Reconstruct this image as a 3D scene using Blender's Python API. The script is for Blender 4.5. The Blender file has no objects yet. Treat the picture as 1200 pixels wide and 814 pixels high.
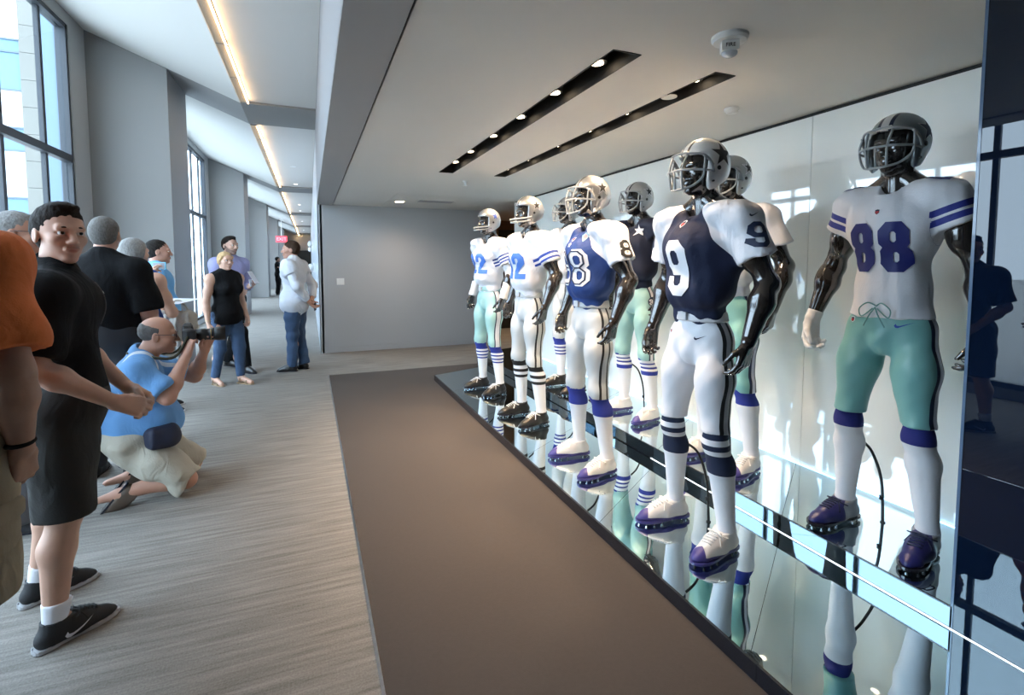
import bpy, bmesh, math, random
import numpy as np
from mathutils import Vector, Matrix
from mathutils.bvhtree import BVHTree

random.seed(7)
rng = np.random.default_rng(7)
SC = bpy.context.scene
COL = SC.collection
PI = math.pi

# ------------------------------------------------------------------ camera
cam_data = bpy.data.cameras.new('camera')
cam = bpy.data.objects.new('camera', cam_data); COL.objects.link(cam)
cam.location = (0, 0, 1.5)
cam.rotation_euler = (math.radians(90 - 3.65), 0, math.radians(-22.226))
cam_data.sensor_fit = 'HORIZONTAL'; cam_data.sensor_width = 36.0
cam_data.lens = 36.0 * 580 / 1200
cam_data.shift_y = -62.0 / 1200
cam_data.clip_start = 0.05; cam_data.clip_end = 300
SC.camera = cam

# ------------------------------------------------------------------ exposure, sky, sun, windows
SC.view_settings.view_transform = 'Standard'; SC.view_settings.look = 'None'
SC.view_settings.gamma = 1.0; SC.view_settings.use_curve_mapping = False
SC.view_settings.exposure = 0.42
SC.cycles.use_denoising = True
SC.cycles.max_bounces = 10; SC.cycles.diffuse_bounces = 6; SC.cycles.glossy_bounces = 6
SC.cycles.sample_clamp_indirect = 0.0

W = bpy.data.worlds.new('sky'); SC.world = W; W.use_nodes = True
nt = W.node_tree; nt.nodes.clear()
wo = nt.nodes.new('ShaderNodeOutputWorld'); wb = nt.nodes.new('ShaderNodeBackground')
wb.inputs['Color'].default_value = (0.72, 0.86, 1.0, 1); wb.inputs['Strength'].default_value = 7.7
nt.links.new(wb.outputs[0], wo.inputs[0])

sun_d = bpy.data.lights.new('sun', 'SUN'); sun_d.energy = 2.0; sun_d.angle = 0.01
sun_d.color = (1.0, 0.93, 0.82)
sun = bpy.data.objects.new('sun', sun_d); COL.objects.link(sun)
sun.rotation_euler = Vector((-0.35, 0.75, -0.6)).to_track_quat('-Z', 'Y').to_euler()

PERIOD = 8.05
BAYS = [7.8 + PERIOD * k for k in range(-1, 5)]       # near face of every pier
XW = -2.5                                               # window wall
for k in range(0, 4):                                   # daylight portals in the window openings
    ld = bpy.data.lights.new('window_portal', 'AREA'); ld.shape = 'RECTANGLE'
    ld.size = 6.0; ld.size_y = 4.2; ld.cycles.is_portal = True
    lo = bpy.data.objects.new('window_portal', ld); COL.objects.link(lo)
    lo.location = (XW - 0.05, BAYS[k] + 4.3, 2.1)
    lo.rotation_euler = Vector((1, 0, 0)).to_track_quat('-Z', 'Z').to_euler()

# ------------------------------------------------------------------ materials
MATS = {}
def mat(name, color, rough=0.6, metal=0.0, coat=0.0, bump=0.0, bscale=200.0, var=0.0, vscale=8.0, emit=None, estr=0.0, spec=0.5, sheen=0.0):
    if name in MATS: return MATS[name]
    m = bpy.data.materials.new(name); m.use_nodes = True
    n = m.node_tree.nodes; l = m.node_tree.links
    b = n['Principled BSDF']
    c = tuple(color) + (1,)
    b.inputs['Base Color'].default_value = c
    b.inputs['Roughness'].default_value = rough; b.inputs['Metallic'].default_value = metal
    b.inputs['Coat Weight'].default_value = coat; b.inputs['Coat Roughness'].default_value = 0.03
    b.inputs['Specular IOR Level'].default_value = spec
    if sheen: b.inputs['Sheen Weight'].default_value = sheen
    if emit is not None:
        b.inputs['Emission Color'].default_value = tuple(emit) + (1,); b.inputs['Emission Strength'].default_value = estr
    tc = None
    if bump or var:
        tc = n.new('ShaderNodeTexCoord')
    if var:
        no = n.new('ShaderNodeTexNoise'); no.inputs['Scale'].default_value = vscale; no.inputs['Detail'].default_value = 3
        mx = n.new('ShaderNodeMix'); mx.data_type = 'RGBA'
        mx.inputs[6].default_value = tuple(v * (1 - var) for v in color) + (1,)
        mx.inputs[7].default_value = tuple(min(1, v * (1 + var)) for v in color) + (1,)
        l.new(tc.outputs['Object'], no.inputs['Vector']); l.new(no.outputs['Fac'], mx.inputs[0]); l.new(mx.outputs[2], b.inputs['Base Color'])
    if bump:
        no2 = n.new('ShaderNodeTexNoise'); no2.inputs['Scale'].default_value = bscale; no2.inputs['Detail'].default_value = 2
        bp = n.new('ShaderNodeBump'); bp.inputs['Strength'].default_value = bump; bp.inputs['Distance'].default_value = 0.01
        l.new(tc.outputs['Object'], no2.inputs['Vector']); l.new(no2.outputs['Fac'], bp.inputs['Height']); l.new(bp.outputs[0], b.inputs['Normal'])
    MATS[name] = m
    return m

def ramp_mat(name, source, stops, rough=0.75, bump=0.12, bscale=120.0, metal=0.0, coat=0.0, scale=(1.0, 0.0)):
    """material whose colour is a stepped ramp of an attribute ('attr:name') or of an object axis ('obj:x', 'obj:z', 'abs:y')"""
    if name in MATS: return MATS[name]
    m = mat(name, stops[0][1], rough, metal, coat, bump, bscale)
    n = m.node_tree.nodes; l = m.node_tree.links; b = n['Principled BSDF']
    kind, key = source.split(':')
    if kind == 'attr':
        a = n.new('ShaderNodeAttribute'); a.attribute_name = key; out = a.outputs['Fac']
    else:
        tc = n.new('ShaderNodeTexCoord'); sx = n.new('ShaderNodeSeparateXYZ'); l.new(tc.outputs['Object'], sx.inputs[0])
        out = sx.outputs['XYZ'.index(key.upper())]
        if kind == 'abs':
            ab = n.new('ShaderNodeMath'); ab.operation = 'ABSOLUTE'; l.new(out, ab.inputs[0]); out = ab.outputs[0]
    mu = n.new('ShaderNodeMath'); mu.operation = 'MULTIPLY_ADD'; mu.inputs[1].default_value = scale[0]; mu.inputs[2].default_value = scale[1]
    l.new(out, mu.inputs[0])
    r = n.new('ShaderNodeValToRGB'); r.color_ramp.interpolation = 'CONSTANT'
    els = r.color_ramp.elements
    while len(els) > 1: els.remove(els[-1])
    els[0].position = max(0.0, stops[0][0] * scale[0] + scale[1]); els[0].color = tuple(stops[0][1]) + (1,)
    for p, c in stops[1:]:
        e = els.new(min(1.0, max(0.0, p * scale[0] + scale[1]))); e.color = tuple(c) + (1,)
    l.new(mu.outputs[0], r.inputs[0]); l.new(r.outputs[0], b.inputs['Base Color'])
    return m

def folds(m, strength=0.35, scale=(7, 7, 3.5), dist=0.03):
    """broad soft creases of cloth"""
    n = m.node_tree.nodes; l = m.node_tree.links; b = n['Principled BSDF']
    tc = n.new('ShaderNodeTexCoord'); mp = n.new('ShaderNodeMapping'); mp.inputs['Scale'].default_value = scale; mp.inputs['Rotation'].default_value = (0.5, 0.4, 0.3)
    no = n.new('ShaderNodeTexNoise'); no.inputs['Scale'].default_value = 1.0; no.inputs['Detail'].default_value = 2.5; no.inputs['Distortion'].default_value = 1.2
    bp = n.new('ShaderNodeBump'); bp.inputs['Strength'].default_value = strength; bp.inputs['Distance'].default_value = dist
    l.new(tc.outputs['Object'], mp.inputs[0]); l.new(mp.outputs[0], no.inputs['Vector']); l.new(no.outputs['Fac'], bp.inputs['Height'])
    if b.inputs['Normal'].links: l.new(b.inputs['Normal'].links[0].from_socket, bp.inputs['Normal'])
    l.new(bp.outputs[0], b.inputs['Normal'])
    return m

def glass_mat(name, tint=(0.92, 0.97, 1.0), refl=0.08):
    m = bpy.data.materials.new(name); m.use_nodes = True
    n = m.node_tree.nodes; l = m.node_tree.links; n.clear()
    o = n.new('ShaderNodeOutputMaterial'); mx = n.new('ShaderNodeMixShader'); t = n.new('ShaderNodeBsdfTransparent'); g = n.new('ShaderNodeBsdfGlossy')
    t.inputs[0].default_value = tuple(tint) + (1,); g.inputs['Roughness'].default_value = 0.0
    f = n.new('ShaderNodeLayerWeight'); f.inputs['Blend'].default_value = 0.25
    pw = n.new('ShaderNodeMath'); pw.operation = 'MULTIPLY_ADD'; pw.inputs[1].default_value = 0.16; pw.inputs[2].default_value = 0.04
    l.new(f.outputs['Facing'], pw.inputs[0]); l.new(pw.outputs[0], mx.inputs[0]); l.new(t.outputs[0], mx.inputs[1]); l.new(g.outputs[0], mx.inputs[2]); l.new(mx.outputs[0], o.inputs[0])
    MATS[name] = m
    return m

# ------------------------------------------------------------------ object helpers
def tag(o, label=None, cat=None, group=None, kind=None):
    if label: o['label'] = label
    if cat: o['category'] = cat
    if group: o['group'] = group
    if kind: o['kind'] = kind
    return o

def link(name, me, m=None, parent=None, loc=None, rot=None):
    o = bpy.data.objects.new(name, me); COL.objects.link(o)
    if m is not None:
        for q in (m if isinstance(m, (list, tuple)) else [m]): me.materials.append(q)
    if parent is not None: o.parent = parent
    if loc is not None: o.location = loc
    if rot is not None: o.rotation_euler = rot
    return o

def empty(name, loc=(0, 0, 0), rz=0.0):
    o = bpy.data.objects.new(name, None); COL.objects.link(o)
    o.empty_display_size = 0.1
    o.location = loc; o.rotation_euler = (0, 0, rz)
    return o

def mesh_np(name, V, F, smooth=True, attrs=None, sizes=None):
    """V (n,3); F list of index arrays (quads (m,4) and/or tris (k,3))"""
    me = bpy.data.meshes.new(name)
    V = np.asarray(V, np.float32)
    if not isinstance(F, (list, tuple)): F = [F]
    F = [np.asarray(f, np.int32) for f in F if len(f)]
    loops = np.concatenate([f.ravel() for f in F]); tot = np.concatenate([np.full(len(f), f.shape[1], np.int32) for f in F])
    starts = np.concatenate([[0], np.cumsum(tot)[:-1]]).astype(np.int32)
    me.vertices.add(len(V)); me.vertices.foreach_set('co', V.ravel())
    me.loops.add(len(loops)); me.loops.foreach_set('vertex_index', loops)
    me.polygons.add(len(tot)); me.polygons.foreach_set('loop_start', starts); me.polygons.foreach_set('loop_total', tot)
    if smooth: me.polygons.foreach_set('use_smooth', np.ones(len(tot), bool))
    me.update(calc_edges=True)
    if attrs:
        for k, v in attrs.items():
            a = me.attributes.new(k, 'FLOAT', 'POINT'); a.data.foreach_set('value', np.asarray(v, np.float32))
    return me

class MB:
    """collects boxes, quads, tubes, prisms into one mesh"""
    def __init__(s): s.v = []; s.f = []
    def add(s, V, F):
        b = len(s.v); s.v += [tuple(v) for v in V]; s.f += [tuple(i + b for i in f) for f in F]; return s
    def box(s, x0, x1, y0, y1, z0, z1):
        V = [(x, y, z) for z in (z0, z1) for y in (y0, y1) for x in (x0, x1)]
        return s.add(V, [(0, 2, 3, 1), (4, 5, 7, 6), (0, 1, 5, 4), (2, 6, 7, 3), (0, 4, 6, 2), (1, 3, 7, 5)])
    def obox(s, c, sx, sy, sz, R):
        R = Matrix(R).to_3x3() if not isinstance(R, Matrix) else R
        V = [Vector(c) + R @ Vector((x, y, z)) for z in (-sz / 2, sz / 2) for y in (-sy / 2, sy / 2) for x in (-sx / 2, sx / 2)]
        return s.add(V, [(0, 2, 3, 1), (4, 5, 7, 6), (0, 1, 5, 4), (2, 6, 7, 3), (0, 4, 6, 2), (1, 3, 7, 5)])
    def prism(s, pts, vec):
        n = len(pts); vec = Vector(vec)
        V = [Vector(p) for p in pts] + [Vector(p) + vec for p in pts]
        F = [tuple(range(n))[::-1], tuple(range(n, 2 * n))] + [(i, (i + 1) % n, n + (i + 1) % n, n + i) for i in range(n)]
        return s.add(V, F)
    def cyl(s, c, r, h, n=16, r2=None):
        r2 = r if r2 is None else r2
        V = [(c[0] + r * math.cos(2 * PI * i / n), c[1] + r * math.sin(2 * PI * i / n), c[2]) for i in range(n)]
        V += [(c[0] + r2 * math.cos(2 * PI * i / n), c[1] + r2 * math.sin(2 * PI * i / n), c[2] + h) for i in range(n)]
        F = [tuple(range(n))[::-1], tuple(range(n, 2 * n))] + [(i, (i + 1) % n, n + (i + 1) % n, n + i) for i in range(n)]
        return s.add(V, F)
    def tube(s, pts, r, n=8, closed=False):
        P = [Vector(p) for p in pts]; m = len(P)
        rs = r if isinstance(r, (list, tuple)) else [r] * m
        up = None; V = []
        for i in range(m):
            a = P[(i - 1) % m] if (closed or i > 0) else P[i]; b = P[(i + 1) % m] if (closed or i < m - 1) else P[i]
            t = (b - a).normalized()
            if up is None:
                up = t.orthogonal().normalized()
            up = (up - t * up.dot(t)).normalized()
            w = t.cross(up)
            for j in range(n):
                q = 2 * PI * j / n
                V.append(P[i] + (up * math.cos(q) + w * math.sin(q)) * rs[i])
        F = []
        for i in range(m if closed else m - 1):
            k = (i + 1) % m
            for j in range(n):
                F.append((i * n + j, i * n + (j + 1) % n, k * n + (j + 1) % n, k * n + j))
        if not closed:
            F.append(tuple(range(n))[::-1]); F.append(tuple(range((m - 1) * n, m * n)))
        return s.add(V, F)
    def build(s, name, m, parent=None, smooth=False, loc=None, rot=None):
        me = bpy.data.meshes.new(name); me.from_pydata([tuple(v) for v in s.v], [], s.f)
        if smooth: me.polygons.foreach_set('use_smooth', [True] * len(me.polygons))
        me.update()
        return link(name, me, m, parent, loc, rot)

def spline(pts, n=8, closed=False):
    """Catmull-Rom through points"""
    P = [np.array(p, float) for p in pts]; out = []; m = len(P)
    for i in range(m if closed else m - 1):
        p0 = P[(i - 1) % m] if (closed or i > 0) else P[i]; p1 = P[i]; p2 = P[(i + 1) % m]
        p3 = P[(i + 2) % m] if (closed or i < m - 2) else P[(i + 1) % m]
        for k in range(n):
            t = k / n
            out.append(tuple(0.5 * (2 * p1 + (p2 - p0) * t + (2 * p0 - 5 * p1 + 4 * p2 - p3) * t ** 2 + (3 * p1 - p0 - 3 * p2 + p3) * t ** 3)))
    if not closed: out.append(tuple(P[-1]))
    return out

def structure(o): o['kind'] = 'structure'; return o

# palette ------------------------------------------------------------
wall_grey = mat('wall_paint_grey', (0.396, 0.396, 0.388), 0.7, bump=0.05, bscale=300)
pier_grey = mat('pier_paint', (0.249, 0.241, 0.234), 0.7, bump=0.05, bscale=300)
frame_taupe = mat('portal_taupe', (0.24, 0.225, 0.215), 0.55)
ceil_white = mat('ceiling_white', (0.679, 0.654, 0.621), 0.8)
ceil_flat = mat('ceiling_flat', (0.634, 0.606, 0.578), 0.75)
disp_ceil = mat('display_ceiling', (0.617, 0.594, 0.562), 0.6, var=0.03, vscale=1.2)
soffit_grey = mat('soffit_grey', (0.317, 0.309, 0.309), 0.6)
dark_metal = mat('dark_metal', (0.05, 0.055, 0.065), 0.35, metal=0.6)
black_paint = mat('black_paint', (0.012, 0.011, 0.010), 0.6)
mullion = mat('mullion_grey', (0.045, 0.05, 0.06), 0.5)
mirror = mat('blue_mirror_glass', (0.66, 0.79, 0.84), 0.012, metal=1.0)
edge_black = mat('black_platform_edge', (0.012, 0.013, 0.018), 0.25, coat=0.3)
white_glass = mat('white_back_painted_glass', (0.90, 0.93, 0.90), 0.35, coat=1.0)
white_glass.node_tree.nodes['Principled BSDF'].inputs['Coat IOR'].default_value = 2.2
end_wall_paint = mat('end_wall_paint', (0.373, 0.368, 0.365), 0.7, bump=0.05, bscale=300)
dark_glass = mat('dark_glass', (0.003, 0.008, 0.022), 0.01, spec=0.65)
win_glass = glass_mat('window_glass')
white_plastic = mat('white_plastic', (0.75, 0.74, 0.72), 0.4)
chrome = mat('chrome', (0.7, 0.7, 0.72), 0.12, metal=1.0)
black_cloth = mat('black_cloth', (0.006, 0.006, 0.007), 0.9, bump=0.15, bscale=150, spec=0.2)

# carpet with fine cross-wise ribs
def carpet_mat():
    m = mat('ribbed_carpet', (0.45, 0.43, 0.40), 0.95, spec=0.1)
    n = m.node_tree.nodes; l = m.node_tree.links; b = n['Principled BSDF']
    tc = n.new('ShaderNodeTexCoord')
    mp = n.new('ShaderNodeMapping'); mp.inputs['Scale'].default_value = (2.2, 42.0, 1.0); l.new(tc.outputs['Object'], mp.inputs[0])
    no = n.new('ShaderNodeTexNoise'); no.inputs['Scale'].default_value = 1.0; no.inputs['Detail'].default_value = 5; no.inputs['Roughness'].default_value = 0.65
    l.new(mp.outputs[0], no.inputs['Vector'])
    fine = n.new('ShaderNodeTexNoise'); fine.inputs['Scale'].default_value = 140; l.new(tc.outputs['Object'], fine.inputs['Vector'])
    ad = n.new('ShaderNodeMath'); ad.operation = 'MULTIPLY_ADD'; ad.inputs[1].default_value = 0.5; l.new(fine.outputs['Fac'], ad.inputs[0]); l.new(no.outputs['Fac'], ad.inputs[2])
    r = n.new('ShaderNodeValToRGB'); r.color_ramp.elements[0].position = 0.52; r.color_ramp.elements[1].position = 0.95
    r.color_ramp.elements[0].color = (0.145, 0.134, 0.121, 1); r.color_ramp.elements[1].color = (0.290, 0.270, 0.246, 1)
    l.new(ad.outputs[0], r.inputs[0]); l.new(r.outputs[0], b.inputs['Base Color'])
    bp = n.new('ShaderNodeBump'); bp.inputs['Strength'].default_value = 0.5; bp.inputs['Distance'].default_value = 0.006
    l.new(ad.outputs[0], bp.inputs['Height']); l.new(bp.outputs[0], b.inputs['Normal'])
    return m
carpet = carpet_mat()
inset_carpet = mat('taupe_carpet', (0.059, 0.048, 0.042), 0.9, bump=0.3, bscale=350, var=0.10, vscale=60)
wood = mat('warm_wood', (0.22, 0.11, 0.05), 0.5, var=0.3, vscale=3)

# ------------------------------------------------------------------ the setting
Y0, Y1 = -8.5, 42.5
structure(MB().box(-2.7, 6.5, Y0, Y1 + 0.1, -0.12, 0.0).build('floor', carpet))
structure(MB().box(0.21, 2.6, -3.0, 6.97, 0.0, 0.004).build('floor', inset_carpet))
structure(MB().box(0.198, 0.21, -3.0, 6.97, 0.0, 0.0055).build('trim_1', chrome))

# corridor ceiling: flat strip, light trough, slanted scoop; one set per bay between the portal beams
ZC = 3.68; XK = -0.82
def sl(x): return ZC + (XK - x) * 0.405
seq = [(Y0, BAYS[0])] + [(BAYS[k] + 1.1, BAYS[k + 1]) for k in range(5)] + [(BAYS[5] + 1.1, Y1)]
flat_c = MB(); slant_c = MB()
for (a, b) in seq:
    flat_c.box(-0.71, 0.16, a, b, ZC + 0.03, ZC + 0.10)
    pts = [(XK, a, ZC), (XW - 0.15, a, sl(XW - 0.15)), (XW - 0.15, a, sl(XW - 0.15) + 0.08), (XK, a, ZC + 0.08)]
    slant_c.prism(pts, (0, b - a, 0))
structure(flat_c.build('ceiling', ceil_flat))
structure(slant_c.build('ceiling', ceil_white))
roof = MB().box(-2.75, 6.6, Y0 - 0.1, Y1 + 0.2, 5.0, 5.1).box(-0.85, 0.2, Y0, Y1, 3.95, 4.0)
structure(roof.build('roof', black_paint))
for y in BAYS:                                          # portal frames: column + flush beam
    b = MB()
    pts = [(0.16, y, ZC), (XK, y, ZC), (-2.45, y, sl(-2.45)), (-2.45, y, sl(-2.45) + 0.15), (0.16, y, ZC + 0.3)]
    b.prism(pts, (0, 1.1, 0))
    structure(b.build('beam', frame_taupe))
    p = MB(); top = sl(-1.66)
    p.prism([(-1.66, y + 0.012, 0), (-2.6, y + 0.012, 0), (-2.6, y + 0.012, sl(-2.6)), (-1.66, y + 0.012, top)], (0, 1.07, 0))
    o = structure(p.build('pillar', [pier_grey, frame_taupe]))
    for pl in o.data.polygons:
        if abs(pl.normal.x) > 0.9 and pl.center.x > -1.7: pl.material_index = 1

# left wall with window openings
def left_wall():
    b = MB()
    edges = [Y0] + [v for y in BAYS for v in (y, y + 1.1)] + [Y1]
    segs = [(BAYS[k] + 1.1, BAYS[k + 1]) for k in range(5)]
    b.box(XW - 0.12, XW, Y0, BAYS[0], 0, 4.45)
    b.box(XW - 0.12, XW, BAYS[5] + 1.1, Y1, 0, 4.45)
    for (a, c) in segs:
        b.box(XW - 0.12, XW, a, a + 0.45, 0, 4.45); b.box(XW - 0.12, XW, c - 0.45, c, 0, 4.45)
        b.box(XW - 0.12, XW, a + 0.45, c - 0.45, 4.22, 4.45); b.box(XW - 0.12, XW, a + 0.45, c - 0.45, 0, 0.12)
    for y in BAYS: b.box(XW - 0.12, XW - 0.1, y, y + 1.1, 0, 4.6)
    return structure(b.build('wall_left', wall_grey))
left_wall()
for k in range(5):
    a = BAYS[k] + 1.1 + 0.45; c = BAYS[k + 1] - 0.45
    root = structure(empty('window_%d' % (k + 1), (XW - 0.06, c, 0.12)))
    def P(n, bb, m): return bb.build(n, m, root)
    L = a - c; top = 4.10
    fr = MB().box(-0.05, 0.05, L, L + 0.05, 0, top).box(-0.05, 0.05, -0.05, 0, 0, top).box(-0.05, 0.05, L, 0, top - 0.05, top).box(-0.05, 0.05, L, 0, 0, 0.06)
    P('frame', fr, mullion)
    ms = [-0.55, -1.38, -2.9, -4.2, L + 0.55]
    for q in ms: P('mullion', MB().box(-0.03, 0.012, q - 0.028, q + 0.028, 0.06, top - 0.05), mullion)
    P('transom', MB().box(-0.03, 0.055, L + 0.05, -0.05, 2.54, 2.62), mullion)
    ee = [-0.05] + ms + [L + 0.05]
    for i in range(len(ee) - 1):
        for z0, z1 in ((0.06, 2.53), (2.63, top - 0.05)):
            P('pane', MB().box(-0.006, 0.006, min(ee[i], ee[i + 1]) , max(ee[i], ee[i + 1]), z0, z1), win_glass)

# right side of the corridor: fascia above the display opening, wall beyond the end wall
structure(MB().box(0.137, 0.2, Y0, 8.75, 2.46, 4.2).build('wall_fascia', mat('fascia_grey', (0.194, 0.194, 0.202), 0.6)))
structure(MB().box(0.137, 0.375, Y0, 8.75, 2.45, 2.475).build('trim_2', soffit_grey))
structure(MB().box(0.14, 0.205, 8.75, Y1, 0, 4.2).build('wall_corridor_right', mat('corridor_blue_grey', (0.42, 0.46, 0.52), 0.35, coat=0.3)))
structure(MB().box(0.14, 3.26, 8.75, 8.85, 0, 2.5).build('wall_back', end_wall_paint))
structure(MB().box(0.21, 3.26, 8.738, 8.75, 0.0, 0.09).build('baseboard_back', end_wall_paint))
structure(MB().box(0.150, 0.172, 8.73, 8.752, 0, 2.46).build('trim_3', mat('pale_metal', (0.6, 0.63, 0.66), 0.3, metal=0.5)))
# corridor far end wall with a dark opening
far = MB().box(-2.7, -0.95, Y1, Y1 + 0.1, 0, 4.6).box(-0.95, 0.2, Y1, Y1 + 0.1, 2.48, 4.6)
structure(far.build('wall_far', mat('far_wall_beige', (0.42, 0.40, 0.38), 0.7)))
structure(MB().box(-0.95, 0.14, Y1 - 0.02, Y1 + 0.08, 0, 2.48).build('door_1', black_paint))
# rear and right shell
structure(MB().box(-2.7, 6.6, Y0 - 0.1, Y0, 0, 5.0).build('wall_rear', wall_grey))
structure(MB().box(6.4, 6.5, Y0, 14, 0, 5.0).build('wall_east', wall_grey))
# passage beyond the end of the display
structure(MB().box(3.0, 6.5, 10.6, 10.7, 0, 3.0).build('wall_passage', wood))
structure(MB().box(3.26, 3.34, 8.85, 10.6, 0, 2.5).build('wall_passage', wood))
structure(MB().box(3.62, 4.6, 10.55, 10.6, 0, 2.25).build('door_2', black_paint))

# display ceiling, panelled, with slots cut out
SL1 = (1.29, 1.443, 1.95, 5.2); SL2 = (1.915, 2.05, 1.98, 5.21)
def cut_rects(x0, x1, y0, y1, holes):
    xs = sorted(set([x0, x1] + [h[0] for h in holes] + [h[1] for h in holes])); ys = sorted(set([y0, y1] + [h[2] for h in holes] + [h[3] for h in holes]))
    for i in range(len(xs) - 1):
        for j in range(len(ys) - 1):
            cx, cy = (xs[i] + xs[i + 1]) / 2, (ys[j] + ys[j + 1]) / 2
            if not any(h[0] < cx < h[1] and h[2] < cy < h[3] for h in holes): yield xs[i], xs[i + 1], ys[j], ys[j + 1]
cl = MB()
for r in cut_rects(0.388, 3.3, Y0, 7.0, [SL1, SL2]): cl.box(r[0], r[1], r[2], r[3], 2.46, 2.475)
root = structure(empty('ceiling', (0, 0, 2.46)))
o = cl.build('panel', disp_ceil, root); o.location.z = -2.46
for (xa, xb) in ((0.388, 1.15), (1.154, 1.78), (1.784, 2.5), (2.504, 6.4)):
    o = MB().box(xa, xb, 7.004, 7.9, 2.46, 2.475).build('panel', disp_ceil, root); o.location.z = -2.46
    o = MB().box(xa, xb, 7.904, 10.6, 2.46, 2.475).build('panel', disp_ceil, root); o.location.z = -2.46
o = MB().box(3.3, 6.4, Y0, 7.0, 2.46, 2.475).build('panel', disp_ceil, root); o.location.z = -2.46
structure(MB().box(0.2, 6.4, Y0, 10.6, 2.62, 2.66).build('ceiling', black_paint))

# white glass wall behind the mannequins: one panel per joint
root = structure(empty('wall_right', (3.0, 1.0, 0)))
ys = [1.05, 1.26, 2.26, 3.26, 4.26, 5.26, 6.26, 7.24]
for a, b in zip(ys[:-1], ys[1:]):
    o = MB().box(0, 0.02, a - 1 + 0.0015, b - 1 - 0.0015, 0.0, 2.435).build('panel', white_glass, root)
o = MB().box(0.02, 0.12, 0.0, 6.24, 0.0, 2.475).build('backing', black_paint, root)
# dark glass panel in front, right
pan = structure(empty('wall_panel', (2.285, 1.06, 0)))
MB().box(0.0, 0.02, -4.5, -0.004, 0.078, 2.455).build('pane', dark_glass, pan)
MB().box(-0.002, 0.022, -0.004, 0.006, 0.078, 2.455).build('edge', mat('blue_glass_edge', (0.10, 0.16, 0.26), 0.15, coat=0.5), pan)
structure(MB().box(2.31, 3.1, 0.95, 0.98, 0, 2.455).build('wall_side', dark_metal))
structure(MB().box(2.31, 2.4, -3.6, 1.0, 0, 2.455).build('wall_side', dark_metal))

# ------------------------------------------------------------------ display platforms
XF, XR = 1.445, 2.285
Z1, Z2 = 0.072, 0.165
plat = tag(empty('display_platform', (XF, 0, 0)), 'long low mirror topped platform with black front edge beside the taupe carpet', 'platform')
def jx(y, x): return y + (x - XF) * 0.66               # slanted joints
def P(n, bb, m): return bb.build(n, m, plat, loc=(-XF, 0, 0))
js = [-2.75, -1.75, -0.75, 0.26, 1.26, 2.27, 3.28, 4.28, 5.28, 6.15]
for a, b in zip(js[:-1], js[1:]):
    e = 0.0015; w = XR - 0.005
    far_b = jx(b, w) if b < 6.1 else 6.45
    P('mirror_tile', MB().prism([(XF + 0.006, a + e, Z1 - 0.008), (w, jx(a, w) + e, Z1 - 0.008), (w, far_b - e, Z1 - 0.008), (XF + 0.006, b - e, Z1 - 0.008)], (0, 0, 0.008)), mirror)
P('base', MB().prism([(XF + 0.006, -2.75, 0.005), (XR - 0.008, -2.75, 0.005), (XR - 0.008, 6.45, 0.005), (XF + 0.006, 6.14, 0.005)], (0, 0, 0.055)), edge_black)
for a, b in ((-2.75, 1.22), (1.222, 6.15)):
    P('edge_strip', MB().box(XF - 0.006, XF + 0.006, a, b, 0.005, Z1), edge_black)
P('edge_strip', MB().prism([(XF, 6.15, 0.005), (XR - 0.008, 6.45, 0.005), (XR - 0.008, 6.462, 0.005), (XF, 6.162, 0.005)], (0, 0, Z1 - 0.005)), edge_black)

up = tag(empty('display_platform', (XR, 0, 0)), 'raised rear mirror step along the white glass wall, a lit line at its foot', 'platform')
def P2(n, bb, m): return bb.build(n, m, up, loc=(-XR, 0, 0))
js2 = [1.06 - (XR - XF) * 0.66, 1.26, 2.27, 3.28, 4.28, 5.28, 6.15]
w = 2.998
for i, (a, b) in enumerate(zip(js2[:-1], js2[1:])):
    e = 0.0015; ya = jx(a, XR); yb = jx(b, XR) if i < 5 else 6.95
    ya2 = jx(a, w) if i else 1.06; yb2 = jx(b, w) if i < 5 else 7.2
    P2('mirror_tile', MB().prism([(XR + 0.004, ya + e, Z2 - 0.008), (w, ya2 + e, Z2 - 0.008), (w, yb2 - e, Z2 - 0.008), (XR + 0.004, yb - e, Z2 - 0.008)], (0, 0, 0.008)), mirror)
P2('base', MB().prism([(XR + 0.006, 1.06, 0.005), (w, 1.06, 0.005), (w, 7.2, 0.005), (XR + 0.006, 6.95, 0.005)], (0, 0, Z2 - 0.016)), edge_black)
P2('riser', MB().box(XR - 0.002, XR + 0.006, 1.06, 6.95, Z1 + 0.008, Z2 - 0.006), mat('riser_mirror', (0.15, 0.175, 0.195), 0.02, metal=1.0))
P2('edge_strip', MB().box(XR - 0.003, XR + 0.005, 1.06, 6.95, Z2 - 0.006, Z2), edge_black)
P2('edge_strip', MB().prism([(XR, 6.95, 0.005), (w, 7.2, 0.005), (w, 7.215, 0.005), (XR, 6.965, 0.005)], (0, 0, Z2 - 0.005)), edge_black)
led = mat('led_white', (1, 1, 1), 0.5, emit=(0.9, 0.96, 1.0), estr=3.0)
P2('light_strip', MB().box(XR - 0.003, XR + 0.002, -2.7, 2.9, Z1, Z1 + 0.002), led)

wall_foot_fill = mat('added_blue_fill', (1, 1, 1), 0.5, emit=(0.30, 0.66, 1.0), estr=3.5)  # added blue fill for the lower wall, in place of window reflections
P2('light_strip', MB().box(2.984, 2.990, 1.07, 7.15, Z2, Z2 + 0.003), wall_foot_fill)
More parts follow.
